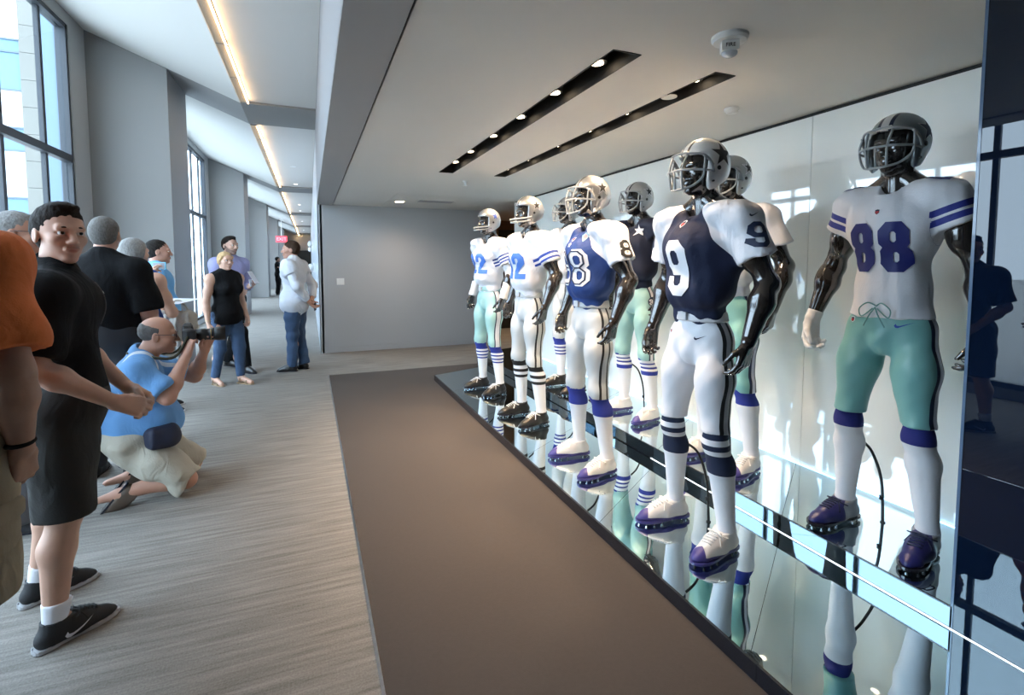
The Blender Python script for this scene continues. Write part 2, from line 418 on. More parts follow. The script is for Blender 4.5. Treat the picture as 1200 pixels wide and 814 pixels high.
# ------------------------------------------------------------------ lamps
warm = (1.0, 0.71, 0.45)
lamp_glow = mat('downlight_glow', (1, 1, 1), 0.5, emit=(1.0, 0.78, 0.52), estr=14.0)
def slot(name, S, ys, label):
    t = tag(empty(name, ((S[0] + S[1]) / 2, (S[2] + S[3]) / 2, 2.46)), label, 'light', 'black light slots in the display ceiling')
    c = t.location
    x0, x1, y0, y1 = S[0] - c.x, S[1] - c.x, S[2] - c.y, S[3] - c.y
    b = MB().box(x0, x0 + 0.004, y0, y1, -0.004, 0.11).box(x1 - 0.004, x1, y0, y1, -0.004, 0.11).box(x0, x1, y0, y0 + 0.004, -0.004, 0.11).box(x0, x1, y1 - 0.004, y1, -0.004, 0.11).box(x0, x1, y0, y1, 0.11, 0.114)
    b.build('housing', black_paint, t)
    for y in ys:
        r = MB(); n = 20
        r.cyl((0, y - c.y, 0.045), 0.05, 0.065, n, 0.055)
        can = r.build('downlight', dark_metal, t, smooth=False)
        l = MB().cyl((0, y - c.y, 0.041), 0.032, 0.004, n).build('lens', lamp_glow, can)
        ld = bpy.data.lights.new('downlight', 'SPOT'); ld.energy = 80; ld.color = warm; ld.spot_size = math.radians(100); ld.spot_blend = 1.0; ld.shadow_soft_size = 0.032
        lo = bpy.data.objects.new('downlight', ld); COL.objects.link(lo); lo.parent = t; lo.location = (0, y - c.y, 0.03)
    return t
SLOT_Y1 = [2.21, 2.68, 3.20, 3.75, 4.35, 4.85]
SLOT_Y2 = [2.21, 2.86, 3.34, 3.87, 4.50, 5.03]
slot('light_slot', SL1, SLOT_Y1, 'black recessed ceiling slot with six downlights, the one nearer the corridor')
slot('light_slot', SL2, SLOT_Y2, 'black recessed ceiling slot with six downlights, the one nearer the white glass wall')

cove_glow = mat('cove_lamp_glow', (1, 1, 1), 0.5, emit=(1.0, 0.66, 0.34), estr=16.0)
tray_mat = mat('perforated_tray', (0.42, 0.36, 0.28), 0.5, metal=0.4, var=0.25, vscale=90)
tube_me = baf_me = None
for i, (a, b) in enumerate(seq[1:]):
    t = tag(empty('cove_light', (-0.76, (a + b) / 2, ZC)), 'long warm cove light strip in the corridor ceiling, %s' % (['nearest the camera', 'second along the corridor', 'third along the corridor', 'fourth along the corridor', 'fifth along the corridor', 'last before the far wall'][i]), 'light', 'cove lights along the corridor ceiling')
    n = 7; L = (b - a) - 0.1; y0 = -L / 2
    MB().box(-0.058, 0.03, y0, -y0, 0.0, 0.012).build('tray', tray_mat, t)
    MB().box(-0.062, -0.054, y0, -y0, -0.004, 0.05).build('lip', ceil_white, t)
    for q in range(n):
        yy = y0 + L * (q + 0.5) / n
        if tube_me is None:
            o = MB().tube([(0, -L / n / 2 + 0.03, 0), (0, L / n / 2 - 0.03, 0)], 0.009, 8).build('lamp_tube', cove_glow, t, True); tube_me = o.data
        else: o = link('lamp_tube', tube_me, None, t)
        o.location = (0.044, yy, -0.016)
    for q in range(n + 1):
        yy = y0 + L * q / n
        if baf_me is None:
            o = MB().box(-0.05, 0.055, -0.006, 0.006, -0.004, 0.028).build('baffle', chrome, t); baf_me = o.data
        else: o = link('baffle', baf_me, None, t)
        o.location = (0, yy, 0)

# ================================================================== figures: smooth implicit bodies meshed with surface nets
def v3(*a): return np.array(a if len(a) > 1 else a[0], np.float32)

class Sdf:
    """union of soft tapered limbs and ellipsoids; 'sub' removes, 'cut' keeps one side of a plane"""
    def __init__(s): s.ops = []; s.disp = None; s.infl = 0.0
    def cone(s, a, b, ra, rb=None, k=0.02, sq=None):
        s.ops.append(('c', v3(a), v3(b), ra, ra if rb is None else rb, k, sq)); return s
    def chain(s, pts, rs, k=0.02):
        for i in range(len(pts) - 1): s.cone(pts[i], pts[i + 1], rs[i], rs[i + 1], k)
        return s
    def ell(s, c, r, k=0.02, R=None):
        s.ops.append(('e', v3(c), v3(r), R, k)); return s
    def sub_ell(s, c, r, k=0.005, R=None):
        s.ops.append(('-e', v3(c), v3(r), R, k)); return s
    def sub_cone(s, a, b, ra, rb=None, k=0.005):
        s.ops.append(('-c', v3(a), v3(b), ra, ra if rb is None else rb, k)); return s
    def sleeve(s, a, b, ra, rb, k=0.03, cap=0.0, rcap=0.0):
        """tapered limb with a flat end at b"""
        s.ops.append(('s', v3(a), v3(b), ra, rb, k)); return s
    def cut(s, p, n):
        s.ops.append(('cut', v3(p), v3(n) / np.linalg.norm(n))); return s
    def sub_box(s, lo, hi, k=0.005):
        s.ops.append(('-b', v3(lo), v3(hi), k)); return s
    def box(s, c, half, k=0.005, r=0.004, R=None):
        s.ops.append(('b', v3(c), v3(half), k, r, R)); return s

    def bounds(s):
        lo = np.full(3, 1e9); hi = -lo
        for o in s.ops:
            t = o[0]
            if t in ('c', 's'):
                a, b, ra, rb = o[1:5]
                lo = np.minimum(lo, np.minimum(a - ra, b - rb)); hi = np.maximum(hi, np.maximum(a + ra, b + rb))
            elif t == 'e':
                m = o[2].max() if o[3] is not None else o[2]
                lo = np.minimum(lo, o[1] - m); hi = np.maximum(hi, o[1] + m)
            elif t == 'b':
                m = np.linalg.norm(o[2]) if o[5] is not None else o[2]
                lo = np.minimum(lo, o[1] - m); hi = np.maximum(hi, o[1] + m)
        return lo, hi

    @staticmethod
    def _prim(o, X, Y, Z):
        t = o[0].lstrip('-')
        if t in ('c', 's'):
            a, b, ra, rb = o[1:5]
            d = b - a; L2 = float(d @ d) + 1e-9; L = math.sqrt(L2)
            px, py, pz = X - a[0], Y - a[1], Z - a[2]
            tt = (px * d[0] + py * d[1] + pz * d[2]) / L2
            tc = np.clip(tt, 0, 1)
            q = np.sqrt((px - tc * d[0]) ** 2 + (py - tc * d[1]) ** 2 + (pz - tc * d[2]) ** 2) - (ra + (rb - ra) * tc)
            if t == 's': q = np.maximum(q, (tt - 1) * L)
            return q
        if t == 'e':
            c, r, R = o[1:4]
            px, py, pz = X - c[0], Y - c[1], Z - c[2]
            if R is not None:
                px, py, pz = (R[0][0] * px + R[1][0] * py + R[2][0] * pz, R[0][1] * px + R[1][1] * py + R[2][1] * pz, R[0][2] * px + R[1][2] * py + R[2][2] * pz)
            k0 = np.sqrt((px / r[0]) ** 2 + (py / r[1]) ** 2 + (pz / r[2]) ** 2)
            k1 = np.sqrt((px / r[0] ** 2) ** 2 + (py / r[1] ** 2) ** 2 + (pz / r[2] ** 2) ** 2) + 1e-6
            return k0 * (k0 - 1.0) / k1
        if t == 'b':
            if o[0] == '-b':
                lo, hi = o[1], o[2]; c = (lo + hi) / 2; h = (hi - lo) / 2; r = 0.0; R = None
            else:
                c, h, r, R = o[1], o[2], o[4], o[5]
            px, py, pz = X - c[0], Y - c[1], Z - c[2]
            if R is not None:
                px, py, pz = (R[0][0] * px + R[1][0] * py + R[2][0] * pz, R[0][1] * px + R[1][1] * py + R[2][1] * pz, R[0][2] * px + R[1][2] * py + R[2][2] * pz)
            qx, qy, qz = np.abs(px) - h[0] + r, np.abs(py) - h[1] + r, np.abs(pz) - h[2] + r
            return np.sqrt(np.maximum(qx, 0) ** 2 + np.maximum(qy, 0) ** 2 + np.maximum(qz, 0) ** 2) + np.minimum(np.maximum(qx, np.maximum(qy, qz)), 0) - r

    def mesh(s, h, clip=None):
        """returns V, F(quads)"""
        lo, hi = s.bounds(); pad = s.infl + 0.03 + 2 * h
        lo = lo - pad; hi = hi + pad
        if clip is not None:
            lo = np.maximum(lo, clip[0]); hi = np.minimum(hi, clip[1])
        n = np.ceil((hi - lo) / h).astype(int) + 1
        ax = [(lo[i] + h * np.arange(n[i])).astype(np.float32) for i in range(3)]
        D = np.full(tuple(n), 0.5, np.float32)
        for o in s.ops:
            t = o[0]
            if t == 'cut':
                p, nn = o[1], o[2]
                pl = ((ax[0] - p[0]) * nn[0])[:, None, None] + ((ax[1] - p[1]) * nn[1])[None, :, None] + ((ax[2] - p[2]) * nn[2])[None, None, :]
                np.maximum(D, pl, out=D); continue
            tt = t.lstrip('-')
            if tt in ('c', 's'):
                a, b, ra, rb = o[1:5]; k = o[5]
                l2 = np.minimum(a - ra, b - rb); h2 = np.maximum(a + ra, b + rb)
            elif tt == 'e':
                k = o[4]; m = o[2].max() if o[3] is not None else o[2]; l2 = o[1] - m; h2 = o[1] + m
            elif t == '-b':
                k = o[3]; l2, h2 = o[1], o[2]
            else:
                k = o[3]; m = np.linalg.norm(o[2]) if o[5] is not None else o[2]; l2 = o[1] - m; h2 = o[1] + m
            mg = k + s.infl + 0.02 + 2 * h
            i0 = np.clip(np.floor((l2 - mg - lo) / h).astype(int), 0, n); i1 = np.clip(np.ceil((h2 + mg - lo) / h).astype(int) + 1, 0, n)
            if (i1 <= i0).any(): continue
            sl_ = tuple(slice(i0[q], i1[q]) for q in range(3))
            X = ax[0][sl_[0]][:, None, None]; Y = ax[1][sl_[1]][None, :, None]; Z = ax[2][sl_[2]][None, None, :]
            d = s._prim(o, X, Y, Z); A = D[sl_]
            if t[0] == '-':
                d = -d; hh = np.maximum(k - np.abs(A - d), 0) / k
                D[sl_] = np.maximum(A, d) + hh * hh * k * 0.25
            else:
                hh = np.maximum(k - np.abs(A - d), 0) / k
                D[sl_] = np.minimum(A, d) - hh * hh * k * 0.25
        if s.disp is not None:
            amp, fr, sd = s.disp
            r2 = np.random.default_rng(sd); dd = 0
            for q in range(4):
                w = r2.normal(size=3) * fr * (1 + 0.5 * q); ph = r2.uniform(0, 6.28)
                dd = dd + np.sin((w[0] * ax[0])[:, None, None] + (w[1] * ax[1])[None, :, None] + (w[2] * ax[2])[None, None, :] + ph) * (0.7 ** q)
            D += (amp * dd).astype(np.float32)
        D -= s.infl
        D[0] = np.maximum(D[0], 0.01); D[-1] = np.maximum(D[-1], 0.01); D[:, 0] = np.maximum(D[:, 0], 0.01); D[:, -1] = np.maximum(D[:, -1], 0.01); D[:, :, 0] = np.maximum(D[:, :, 0], 0.01); D[:, :, -1] = np.maximum(D[:, :, -1], 0.01)
        return nets(D, lo, h)

def nets(D, lo, h):
    S = D < 0
    c = S[:-1, :-1, :-1].astype(np.int8)
    tot = sum(S[i:S.shape[0] - 1 + i, j:S.shape[1] - 1 + j, k:S.shape[2] - 1 + k].astype(np.int8) for i in (0, 1) for j in (0, 1) for k in (0, 1))
    act = (tot > 0) & (tot < 8)
    idx = np.argwhere(act)
    if len(idx) == 0: return np.zeros((0, 3)), np.zeros((0, 4), int)
    I, J, K = idx.T
    cor = np.array([(i, j, k) for i in (0, 1) for j in (0, 1) for k in (0, 1)])
    vals = np.stack([D[I + a, J + b, K + cc] for a, b, cc in cor], 1)
    acc = np.zeros((len(idx), 3), np.float32); cnt = np.zeros(len(idx), np.float32)
    for p in range(8):
        for q in range(p + 1, 8):
            if np.abs(cor[p] - cor[q]).sum() != 1: continue
            a, b = vals[:, p], vals[:, q]; m = (a < 0) != (b < 0)
            t = np.where(m, a / np.where(m, a - b, 1), 0)
            pt = cor[p] + t[:, None] * (cor[q] - cor[p])
            acc += np.where(m[:, None], pt, 0); cnt += m
    V = (idx + acc / cnt[:, None]) * h + lo
    num = np.full(act.shape, -1, np.int32); num[I, J, K] = np.arange(len(idx))
    F = []
    for axn in range(3):
        sl0 = [slice(None)] * 3; sl1 = [slice(None)] * 3
        sl0[axn] = slice(0, -1); sl1[axn] = slice(1, None)
        A, B = S[tuple(sl0)], S[tuple(sl1)]
        e = np.argwhere(A != B)
        o1, o2 = [(1, 2), (2, 0), (0, 1)][axn]
        ok = (e[:, o1] > 0) & (e[:, o2] > 0) & (e[:, o1] < D.shape[o1] - 1) & (e[:, o2] < D.shape[o2] - 1)
        e = e[ok]
        flip = A[tuple(e.T)]
        def cell(d1, d2):
            q = e.copy(); q[:, o1] -= d1; q[:, o2] -= d2
            return num[tuple(q.T)]
        quad = np.stack([cell(1, 1), cell(0, 1), cell(0, 0), cell(1, 0)], 1)
        quad[~flip] = quad[~flip][:, ::-1]
        F.append(quad)
    return V.astype(np.float32), np.concatenate(F)

def merge(parts):
    V = []; F = []; b = 0
    for v, f in parts:
        V.append(v); F.append(f + b); b += len(v)
    return np.concatenate(V), np.concatenate(F)

def unit(a):
    a = np.array(a, float); return a / (np.linalg.norm(a) + 1e-12)

def hand_sdf(S, w, d, n, side, curl=(0.5, 0.6, 0.7, 0.8), thumb=0.4, sc=1.0, spread=0.05, curve=0.35):
    """w wrist, d direction of the fingers, n direction the palm faces, side +1: thumb lies along d x n"""
    d = unit(d); n = np.array(n, float); n = unit(n - d * (n @ d)); s = np.cross(d, n) * side
    w = np.array(w, float)
    kn = [w + (d * 0.094 + s * 0.031) * sc, w + (d * 0.098 + s * 0.010) * sc, w + (d * 0.094 - s * 0.011) * sc, w + (d * 0.084 - s * 0.030) * sc]
    for i, k in enumerate(kn):
        S.cone(w + (s * (0.016 - 0.010 * i)) * sc, k, 0.017 * sc, 0.0125 * sc, 0.012)
    S.cone(w + (d * 0.03 + s * 0.02) * sc, w + (d * 0.065 + s * 0.02 + n * 0.006) * sc, 0.018 * sc, 0.013 * sc, 0.012)
    lens = [0.074, 0.083, 0.077, 0.060]
    for i, k in enumerate(kn):
        ang = 0.15 * curl[i]; p = k; L = lens[i] * sc
        off = s * spread * (1.5 - i)
        for q, fr in enumerate((0.45, 0.30, 0.25)):
            ang += curl[i] * (0.8 if q == 0 else 1.0)
            dirv = unit(d * math.cos(ang) + n * math.sin(ang) + off * math.cos(ang))
            e = p + dirv * L * fr
            S.cone(p, e, (0.0105 - 0.0012 * q) * sc, (0.0096 - 0.0014 * q) * sc, 0.004)
            p = e
    p = w + (d * 0.028 + s * 0.024) * sc
    t1 = unit(d * 0.75 + s * 0.65 * (1 - 0.5 * thumb) + n * (0.3 + 0.5 * thumb))
    e = p + t1 * 0.042 * sc; S.cone(p, e, 0.0155 * sc, 0.0115 * sc, 0.008)
    t2 = unit(d * 0.9 + s * 0.25 * (1 - thumb) + n * (0.2 + 0.6 * thumb)); e2 = e + t2 * 0.034 * sc; S.cone(e, e2, 0.0115 * sc, 0.010 * sc, 0.004)
    t3 = unit(d * 0.95 - s * 0.1 + n * (0.2 + 0.7 * thumb)); S.cone(e2, e2 + t3 * 0.026 * sc, 0.010 * sc, 0.008 * sc, 0.004)
    return S

def skeleton(Hh=1.78, **over):
    """joints of a standing figure, x forward, y to its left, z up"""
    f = Hh / 1.78; j = {}
    j['pelvis'] = v3(0, 0, 0.96 * f); j['waist'] = v3(0.0, 0, 1.10 * f); j['chest'] = v3(0.0, 0, 1.30 * f)
    j['neck'] = v3(-0.015 * f, 0, 1.495 * f); j['head'] = v3(0.02 * f, 0, 1.665 * f)
    for s, q in (('L', 1), ('R', -1)):
        j['hip' + s] = v3(0, 0.095 * q * f, 0.93 * f); j['knee' + s] = v3(0.015, 0.11 * q * f, 0.50 * f); j['ankle' + s] = v3(-0.03, 0.12 * q * f, 0.085 * f)
        j['toe' + s] = v3(0.16 * f, 0.15 * q * f, 0.03)
        j['sh' + s] = v3(-0.01, 0.195 * q * f, 1.425 * f); j['elbow' + s] = v3(-0.035, 0.25 * q * f, 1.13 * f); j['wrist' + s] = v3(0.06, 0.265 * q * f, 0.885 * f)
        j['hd' + s] = v3(0.15, 0, -1); j['hn' + s] = v3(0.2, -q, 0)
    j['face'] = v3(1, 0, 0); j['up'] = v3(0, 0, 1); j['f'] = f
    for k, v in over.items(): j[k] = v3(v) if isinstance(v, (tuple, list)) else v
    return j

def torso_sdf(S, j, w=1.0, belly=0.0, deep=1.0, female=False):
    f = j['f'] * w
    ax = unit(j['neck'] - j['pelvis']); lr = unit(j['shL'] - j['shR']); hl = unit(j['hipL'] - j['hipR']); fw = unit(np.cross(lr, ax))
    R = np.array([fw, lr, ax]).T; fwh = unit(np.cross(hl, ax)); Rh = np.array([fwh, hl, np.cross(fwh, hl)]).T
    if Rh[2, 2] < 0 and False: pass
    S.ell(j['pelvis'], (0.118 * f * deep, 0.165 * f, 0.13 * f), 0.05, Rh)
    S.ell(j['waist'] + fw * 0.012 * f, ((0.102 + belly * 0.5) * f * deep, (0.132 + belly * 0.4) * f, 0.16 * f), 0.06, R)
    if belly: S.ell(j['waist'] + fw * (0.05 + belly * 0.6) * f - ax * 0.02, ((0.09 + belly * 0.3) * f, (0.12 + belly * 0.4) * f, 0.12 * f), 0.08, R)
    S.ell(j['chest'] + ax * 0.01 * f, (0.112 * f * deep, 0.158 * f, 0.19 * f), 0.06, R)
    S.ell(j['chest'] + ax * 0.06 * f + fw * 0.030 * f + lr * 0.065 * f, (0.075 * f, 0.085 * f, 0.09 * f), 0.06, R)
    S.ell(j['chest'] + ax * 0.06 * f + fw * 0.030 * f - lr * 0.065 * f, (0.075 * f, 0.085 * f, 0.09 * f), 0.06, R)
    if female:
        for q in (1, -1): S.ell(j['chest'] + ax * 0.0 + fw * 0.105 * f + lr * q * 0.075 * f, (0.06 * f, 0.065 * f, 0.065 * f), 0.04, R)
    S.cone(j['shL'] - (0, 0, 0.01), j['shR'] - (0, 0, 0.01), 0.056 * f, 0.056 * f, 0.07)
    nk = j['neck']
    for q in ('L', 'R'): S.cone(nk + ax * 0.03 * f, j['sh' + q] + ax * 0.005, 0.036 * f, 0.046 * f, 0.05)
    return R

def limb_sdf(S, j, arm=1.0, leg=1.0, up_only=False, legs=True, barefoot=False):
    f = j['f']
    for s in ('L', 'R'):
        a, e, w = j['sh' + s], j['elbow' + s], j['wrist' + s]
        S.ell(a, (0.068 * arm * f,) * 3, 0.05)
        S.cone(a, a + (e - a) * 0.5, 0.058 * arm * f, 0.054 * arm * f, 0.03); S.cone(a + (e - a) * 0.5, e, 0.054 * arm * f, 0.042 * arm * f, 0.03)
        if not up_only:
            forearm(S, j, s, arm)
        if legs:
            h, k, n, t = j['hip' + s], j['knee' + s], j['ankle' + s], j['toe' + s]
            S.cone(h, h + (k - h) * 0.45, 0.098 * leg * f, 0.082 * leg * f, 0.06); S.cone(h + (k - h) * 0.45, k, 0.082 * leg * f, 0.058 * leg * f, 0.05)
            back = unit(np.cross(np.cross(n - k, t - n), n - k)) * -1
            m = k + (n - k) * 0.32 + back * 0.018 * f
            S.cone(k, m, 0.055 * leg * f, 0.059 * leg * f, 0.03); S.cone(m, n, 0.059 * leg * f, 0.036 * leg * f, 0.03)
            S.cone(n, n + (t - n) * (1.0 if barefoot else 0.7), 0.036 * f, (0.03 if barefoot else 0.020) * f, 0.02); S.ell(n + (0, 0, -0.025), (0.033 * f,) * 3, 0.02)
    return S

def forearm(S, j, s, arm=1.0):
    f = j['f']; e, w = j['elbow' + s], j['wrist' + s]
    S.cone(e, e + (w - e) * 0.3, 0.042 * arm * f, 0.044 * arm * f, 0.03); S.cone(e + (w - e) * 0.3, w, 0.044 * arm * f, 0.027 * f, 0.03)

def head_frame(j):
    fx = unit(j['face']); up = unit(j['up'] - fx * (j['up'] @ fx)); ly = np.cross(up, fx)
    return np.array([fx, ly, up]).T

def head_sdf(S, j, detail=True, jaw=1.0, fat=1.0, neck=True, hs=1.0):
    """head about 0.235 high around j['head'] (mid height, between the ears)"""
    f = j['f'] * hs; c = j['head']; R = head_frame(j)
    P = lambda x, y, z: c + R @ np.array((x, y, z)) * f
    if neck:
        S.cone(j['neck'] - (0, 0, 0.03), P(-0.022, 0, -0.055), 0.060 * f * fat, 0.057 * f * fat, 0.03)
    S.ell(P(-0.012, 0, 0.035), np.array((0.098, 0.077, 0.086)) * f, 0.02, R)
    S.ell(P(0.022, 0, -0.018), np.array((0.068, 0.062 * fat, 0.088)) * f, 0.03, R)
    S.ell(P(0.028, 0, -0.066), np.array((0.054, 0.049 * jaw * fat, 0.048)) * f, 0.03, R)
    S.ell(P(0.070, 0, -0.103), np.array((0.022, 0.024 * jaw, 0.018)) * f, 0.025, R)
    for q in (1, -1):
        S.ell(P(0.060, q * 0.042, -0.024), np.array((0.024, 0.022, 0.020)) * f, 0.025, R)
    if detail:
        for q in (1, -1):
            S.sub_ell(P(0.095, q * 0.032, 0.005), np.array((0.021, 0.020, 0.012)) * f, 0.012, R); S.ell(P(0.083, q * 0.032, 0.0145), np.array((0.0115, 0.0165, 0.0055)) * f, 0.004, R); S.ell(P(0.082, q * 0.032, -0.0065), np.array((0.0105, 0.015, 0.0045)) * f, 0.004, R)
        S.cone(P(0.080, 0.04, 0.026), P(0.088, 0.012, 0.022), 0.010 * f, 0.010 * f, 0.015); S.cone(P(0.080, -0.04, 0.026), P(0.088, -0.012, 0.022), 0.010 * f, 0.010 * f, 0.015)
        S.cone(P(0.088, 0, 0.012), P(0.110, 0, -0.030), 0.009 * f, 0.013 * f, 0.012)
        for q in (1, -1): S.ell(P(0.098, q * 0.014, -0.034), np.array((0.012, 0.009, 0.009)) * f, 0.008, R)
        S.cone(P(0.091, -0.02, -0.063), P(0.091, 0.02, -0.063), 0.008 * f, 0.008 * f, 0.010)
        S.ell(P(0.095, 0, -0.061), np.array((0.010, 0.018, 0.006)) * f, 0.006, R); S.ell(P(0.094, 0, -0.073), np.array((0.010, 0.017, 0.007)) * f, 0.006, R)
        S.sub_ell(P(0.106, 0, -0.0665), np.array((0.010, 0.022, 0.0022)) * f, 0.004, R)
    for q in (1, -1):
        S.ell(P(-0.012, q * 0.078, -0.010), np.array((0.020, 0.009, 0.032)) * f, 0.008, R)
        S.sub_ell(P(-0.008, q * 0.088, -0.008), np.array((0.011, 0.006, 0.020)) * f, 0.005, R)
    return R, P

# ================================================================== flat print laid on curved surfaces
def bvh_of(V, F):
    return BVHTree.FromPolygons([tuple(map(float, v)) for v in V], [tuple(map(int, f)) for f in F])

def poly_offset_strip(pts, t, closed):
    """mitred stroke along a polyline -> list of quads (4x2)"""
    P = [np.array(p, float) for p in pts]; n = len(P); L = []; Rr = []
    for i in range(n):
        a = P[(i - 1) % n] if (closed or i > 0) else None; b = P[(i + 1) % n] if (closed or i < n - 1) else None
        d1 = unit(P[i] - a) if a is not None else unit(b - P[i]); d2 = unit(b - P[i]) if b is not None else d1
        n1 = np.array((-d1[1], d1[0])); n2 = np.array((-d2[1], d2[0])); m = n1 + n2; m = m / max(0.35, (m @ m) / 2) / 1.0
        m = m * 1.0
        e = 0
        if a is None: e = -d2 * t / 2
        if b is None: e = d1 * t / 2
        L.append(P[i] + m * t / 2 + e); Rr.append(P[i] - m * t / 2 + e)
    out = []
    for i in range(n if closed else n - 1):
        k = (i + 1) % n
        out.append((Rr[i], Rr[k], L[k], L[i]))
    return out

def oct_loop(x0, x1, y0, y1, c):
    return [(x0 + c, y0), (x1 - c, y0), (x1, y0 + c), (x1, y1 - c), (x1 - c, y1), (x0 + c, y1), (x0, y1 - c), (x0, y0 + c)]
def digit_strokes(d):
    w, c = 0.5, 0.13
    if d == '8': return [(oct_loop(0, w, 0.5, 1, c), True), (oct_loop(0, w, 0, 0.5, c), True)]
    if d == '9': return [(oct_loop(0, w, 0.46, 1, c), True), ([(w, 0.7), (w, c), (w - c, 0), (c, 0), (0, c), (0, 0.2)], False)]
    if d == '2': return [([(0, 0.72), (0, 1 - c), (c, 1), (w - c, 1), (w, 1 - c), (w, 0.66), (0.04, 0.2), (0.04, 0.0), (w, 0)], False)]
    if d == '3': return [([(0, 0.78), (0, 1 - c), (c, 1), (w - c, 1), (w, 1 - c), (w, 0.62), (w - c, 0.5), (0.2, 0.5)], False), ([(w - c, 0.5), (w, 0.38), (w, c), (w - c, 0), (c, 0), (0, c), (0, 0.22)], False)]
    if d == '1': return [([(0.08, 0.84), (0.26, 1.0), (0.26, 0.0)], False), ([(0.06, 0), (0.46, 0)], False)]
    return []

def grid_quad(q, nu, nv):
    a, b, c, d = [np.array(x, float) for x in q]; P = []; F = []
    for i in range(nu + 1):
        for j in range(nv + 1):
            u, v = i / nu, j / nv
            P.append(a * (1 - u) * (1 - v) + b * u * (1 - v) + c * u * v + d * (1 - u) * v)
    for i in range(nu):
        for j in range(nv):
            p = i * (nv + 1) + j; F.append((p, p + nv + 1, p + nv + 2, p + 1))
    return P, F

def number_polys(txt, w, h, t, gap=0.22):
    """quads of block numerals centred on the origin"""
    n = len(txt); out = []
    adv = w * (1 + gap); x0 = -(n - 1) * adv / 2
    for i, ch in enumerate(txt):
        for pts, cl in digit_strokes(ch):
            pp = [(x0 + i * adv + (p[0] / 0.5 - 0.5) * (w - t), (p[1] - 0.5) * (h - t)) for p in pts]
            yield_q = poly_offset_strip(pp, t, cl)
            out += yield_q
    return out

def star_polys(r, k=0.40):
    pts = [(math.sin(i * PI / 5) * (r if i % 2 == 0 else r * k), math.cos(i * PI / 5) * (r if i % 2 == 0 else r * k)) for i in range(10)]
    out = []
    for i in range(10):
        a, b = pts[i], pts[(i + 1) % 10]
        out.append(((0, 0), a, ((a[0] + b[0]) / 2, (a[1] + b[1]) / 2), b))
    return out

SWOOSH = [(-1.0, -0.16), (-0.86, -0.40), (-0.62, -0.44), (1.0, 0.42), (-0.45, -0.14), (-0.72, -0.12), (-0.82, 0.12)]
def fan_polys(pts, s=1.0):
    c = np.mean(np.array(pts), 0) * s; out = []
    for i in range(len(pts)):
        a, b = np.array(pts[i]) * s, np.array(pts[(i + 1) % len(pts)]) * s
        out.append((c, a, (a + b) / 2, b))
    return out
def swoosh_polys(s):
    P = [np.array(p) * s for p in SWOOSH]
    return [(P[0], P[1], P[5], P[6]), (P[1], P[2], P[4], P[5]), (P[2], P[3], P[3], P[4])]
def shield_polys(s):
    return fan_polys([(-0.8, 0.8), (0, 1.0), (0.8, 0.8), (0.8, -0.3), (0, -1.0), (-0.8, -0.3)], s)

def decal(name, bvh, layers, O, U, Vv, parent, ray=None, n=(5, 3), reach=0.5):
    """layers: list of (polys, material, offset). Projects along ray (default: into the surface, -UxV)"""
    U = unit(U); Vv = unit(Vv); N = np.cross(U, Vv) if ray is None else -unit(ray)
    verts = []; faces = []; mi = []; mats = []
    for li, (polys, m, off) in enumerate(layers):
        mats.append(m)
        for q in polys:
            P, F = grid_quad(q, *n); base = len(verts); ok = []
            for p in P:
                st = np.array(O, float) + U * p[0] + Vv * p[1] + N * reach * 0.5
                hit = bvh.ray_cast(Vector(st), Vector(-N), reach)
                if hit[0] is None: ok.append(False); verts.append(tuple(st - N * reach * 0.5))
                else:
                    nn = hit[1]
                    if nn.dot(Vector(N)) < 0: nn = -nn
                    ok.append(True); verts.append(tuple(hit[0] + (nn * 0.4 + Vector(N) * 0.6) * off))
            for f in F:
                if all(ok[i] for i in f): faces.append(tuple(base + i for i in f)); mi.append(li)
    if not faces: return None
    me = bpy.data.meshes.new(name); me.from_pydata(verts, [], faces); me.update()
    me.polygons.foreach_set('material_index', mi); me.polygons.foreach_set('use_smooth', [True] * len(mi)); me.update()
    return link(name, me, mats, parent)

# ================================================================== football mannequins
bronze = mat('gloss_bronze_mannequin', (0.022, 0.018, 0.016), 0.16, coat=1.0, spec=0.7)
c_white = (0.74, 0.74, 0.78); c_navy = (0.012, 0.020, 0.055); c_blue = (0.022, 0.06, 0.33); c_royal = (0.02, 0.055, 0.26); c_black = (0.010, 0.010, 0.012)
c_teal = (0.19, 0.42, 0.40); c_teal_light = (0.36, 0.60, 0.57); c_silver = (0.55, 0.57, 0.58)
d_white = mat('print_white', c_white, 0.6); d_blue = mat('print_blue', c_blue, 0.6); d_navy = mat('print_navy', c_navy, 0.6); d_black = mat('print_black', c_black, 0.5)
d_cobalt = mat('print_cobalt', (0.05, 0.16, 0.55), 0.6); d_red = mat('print_red', (0.4, 0.02, 0.03), 0.5); d_silver = mat('print_silver', (0.5, 0.52, 0.55), 0.4)
shoe_sole = mat('shoe_plate_dark', (0.02, 0.02, 0.03), 0.25, coat=0.5)
lace_white = mat('lace_white', (0.75, 0.75, 0.75), 0.8); lace_navy = mat('lace_navy', c_navy, 0.7)
rod_black = mat('rod_black', (0.015, 0.015, 0.015), 0.35)

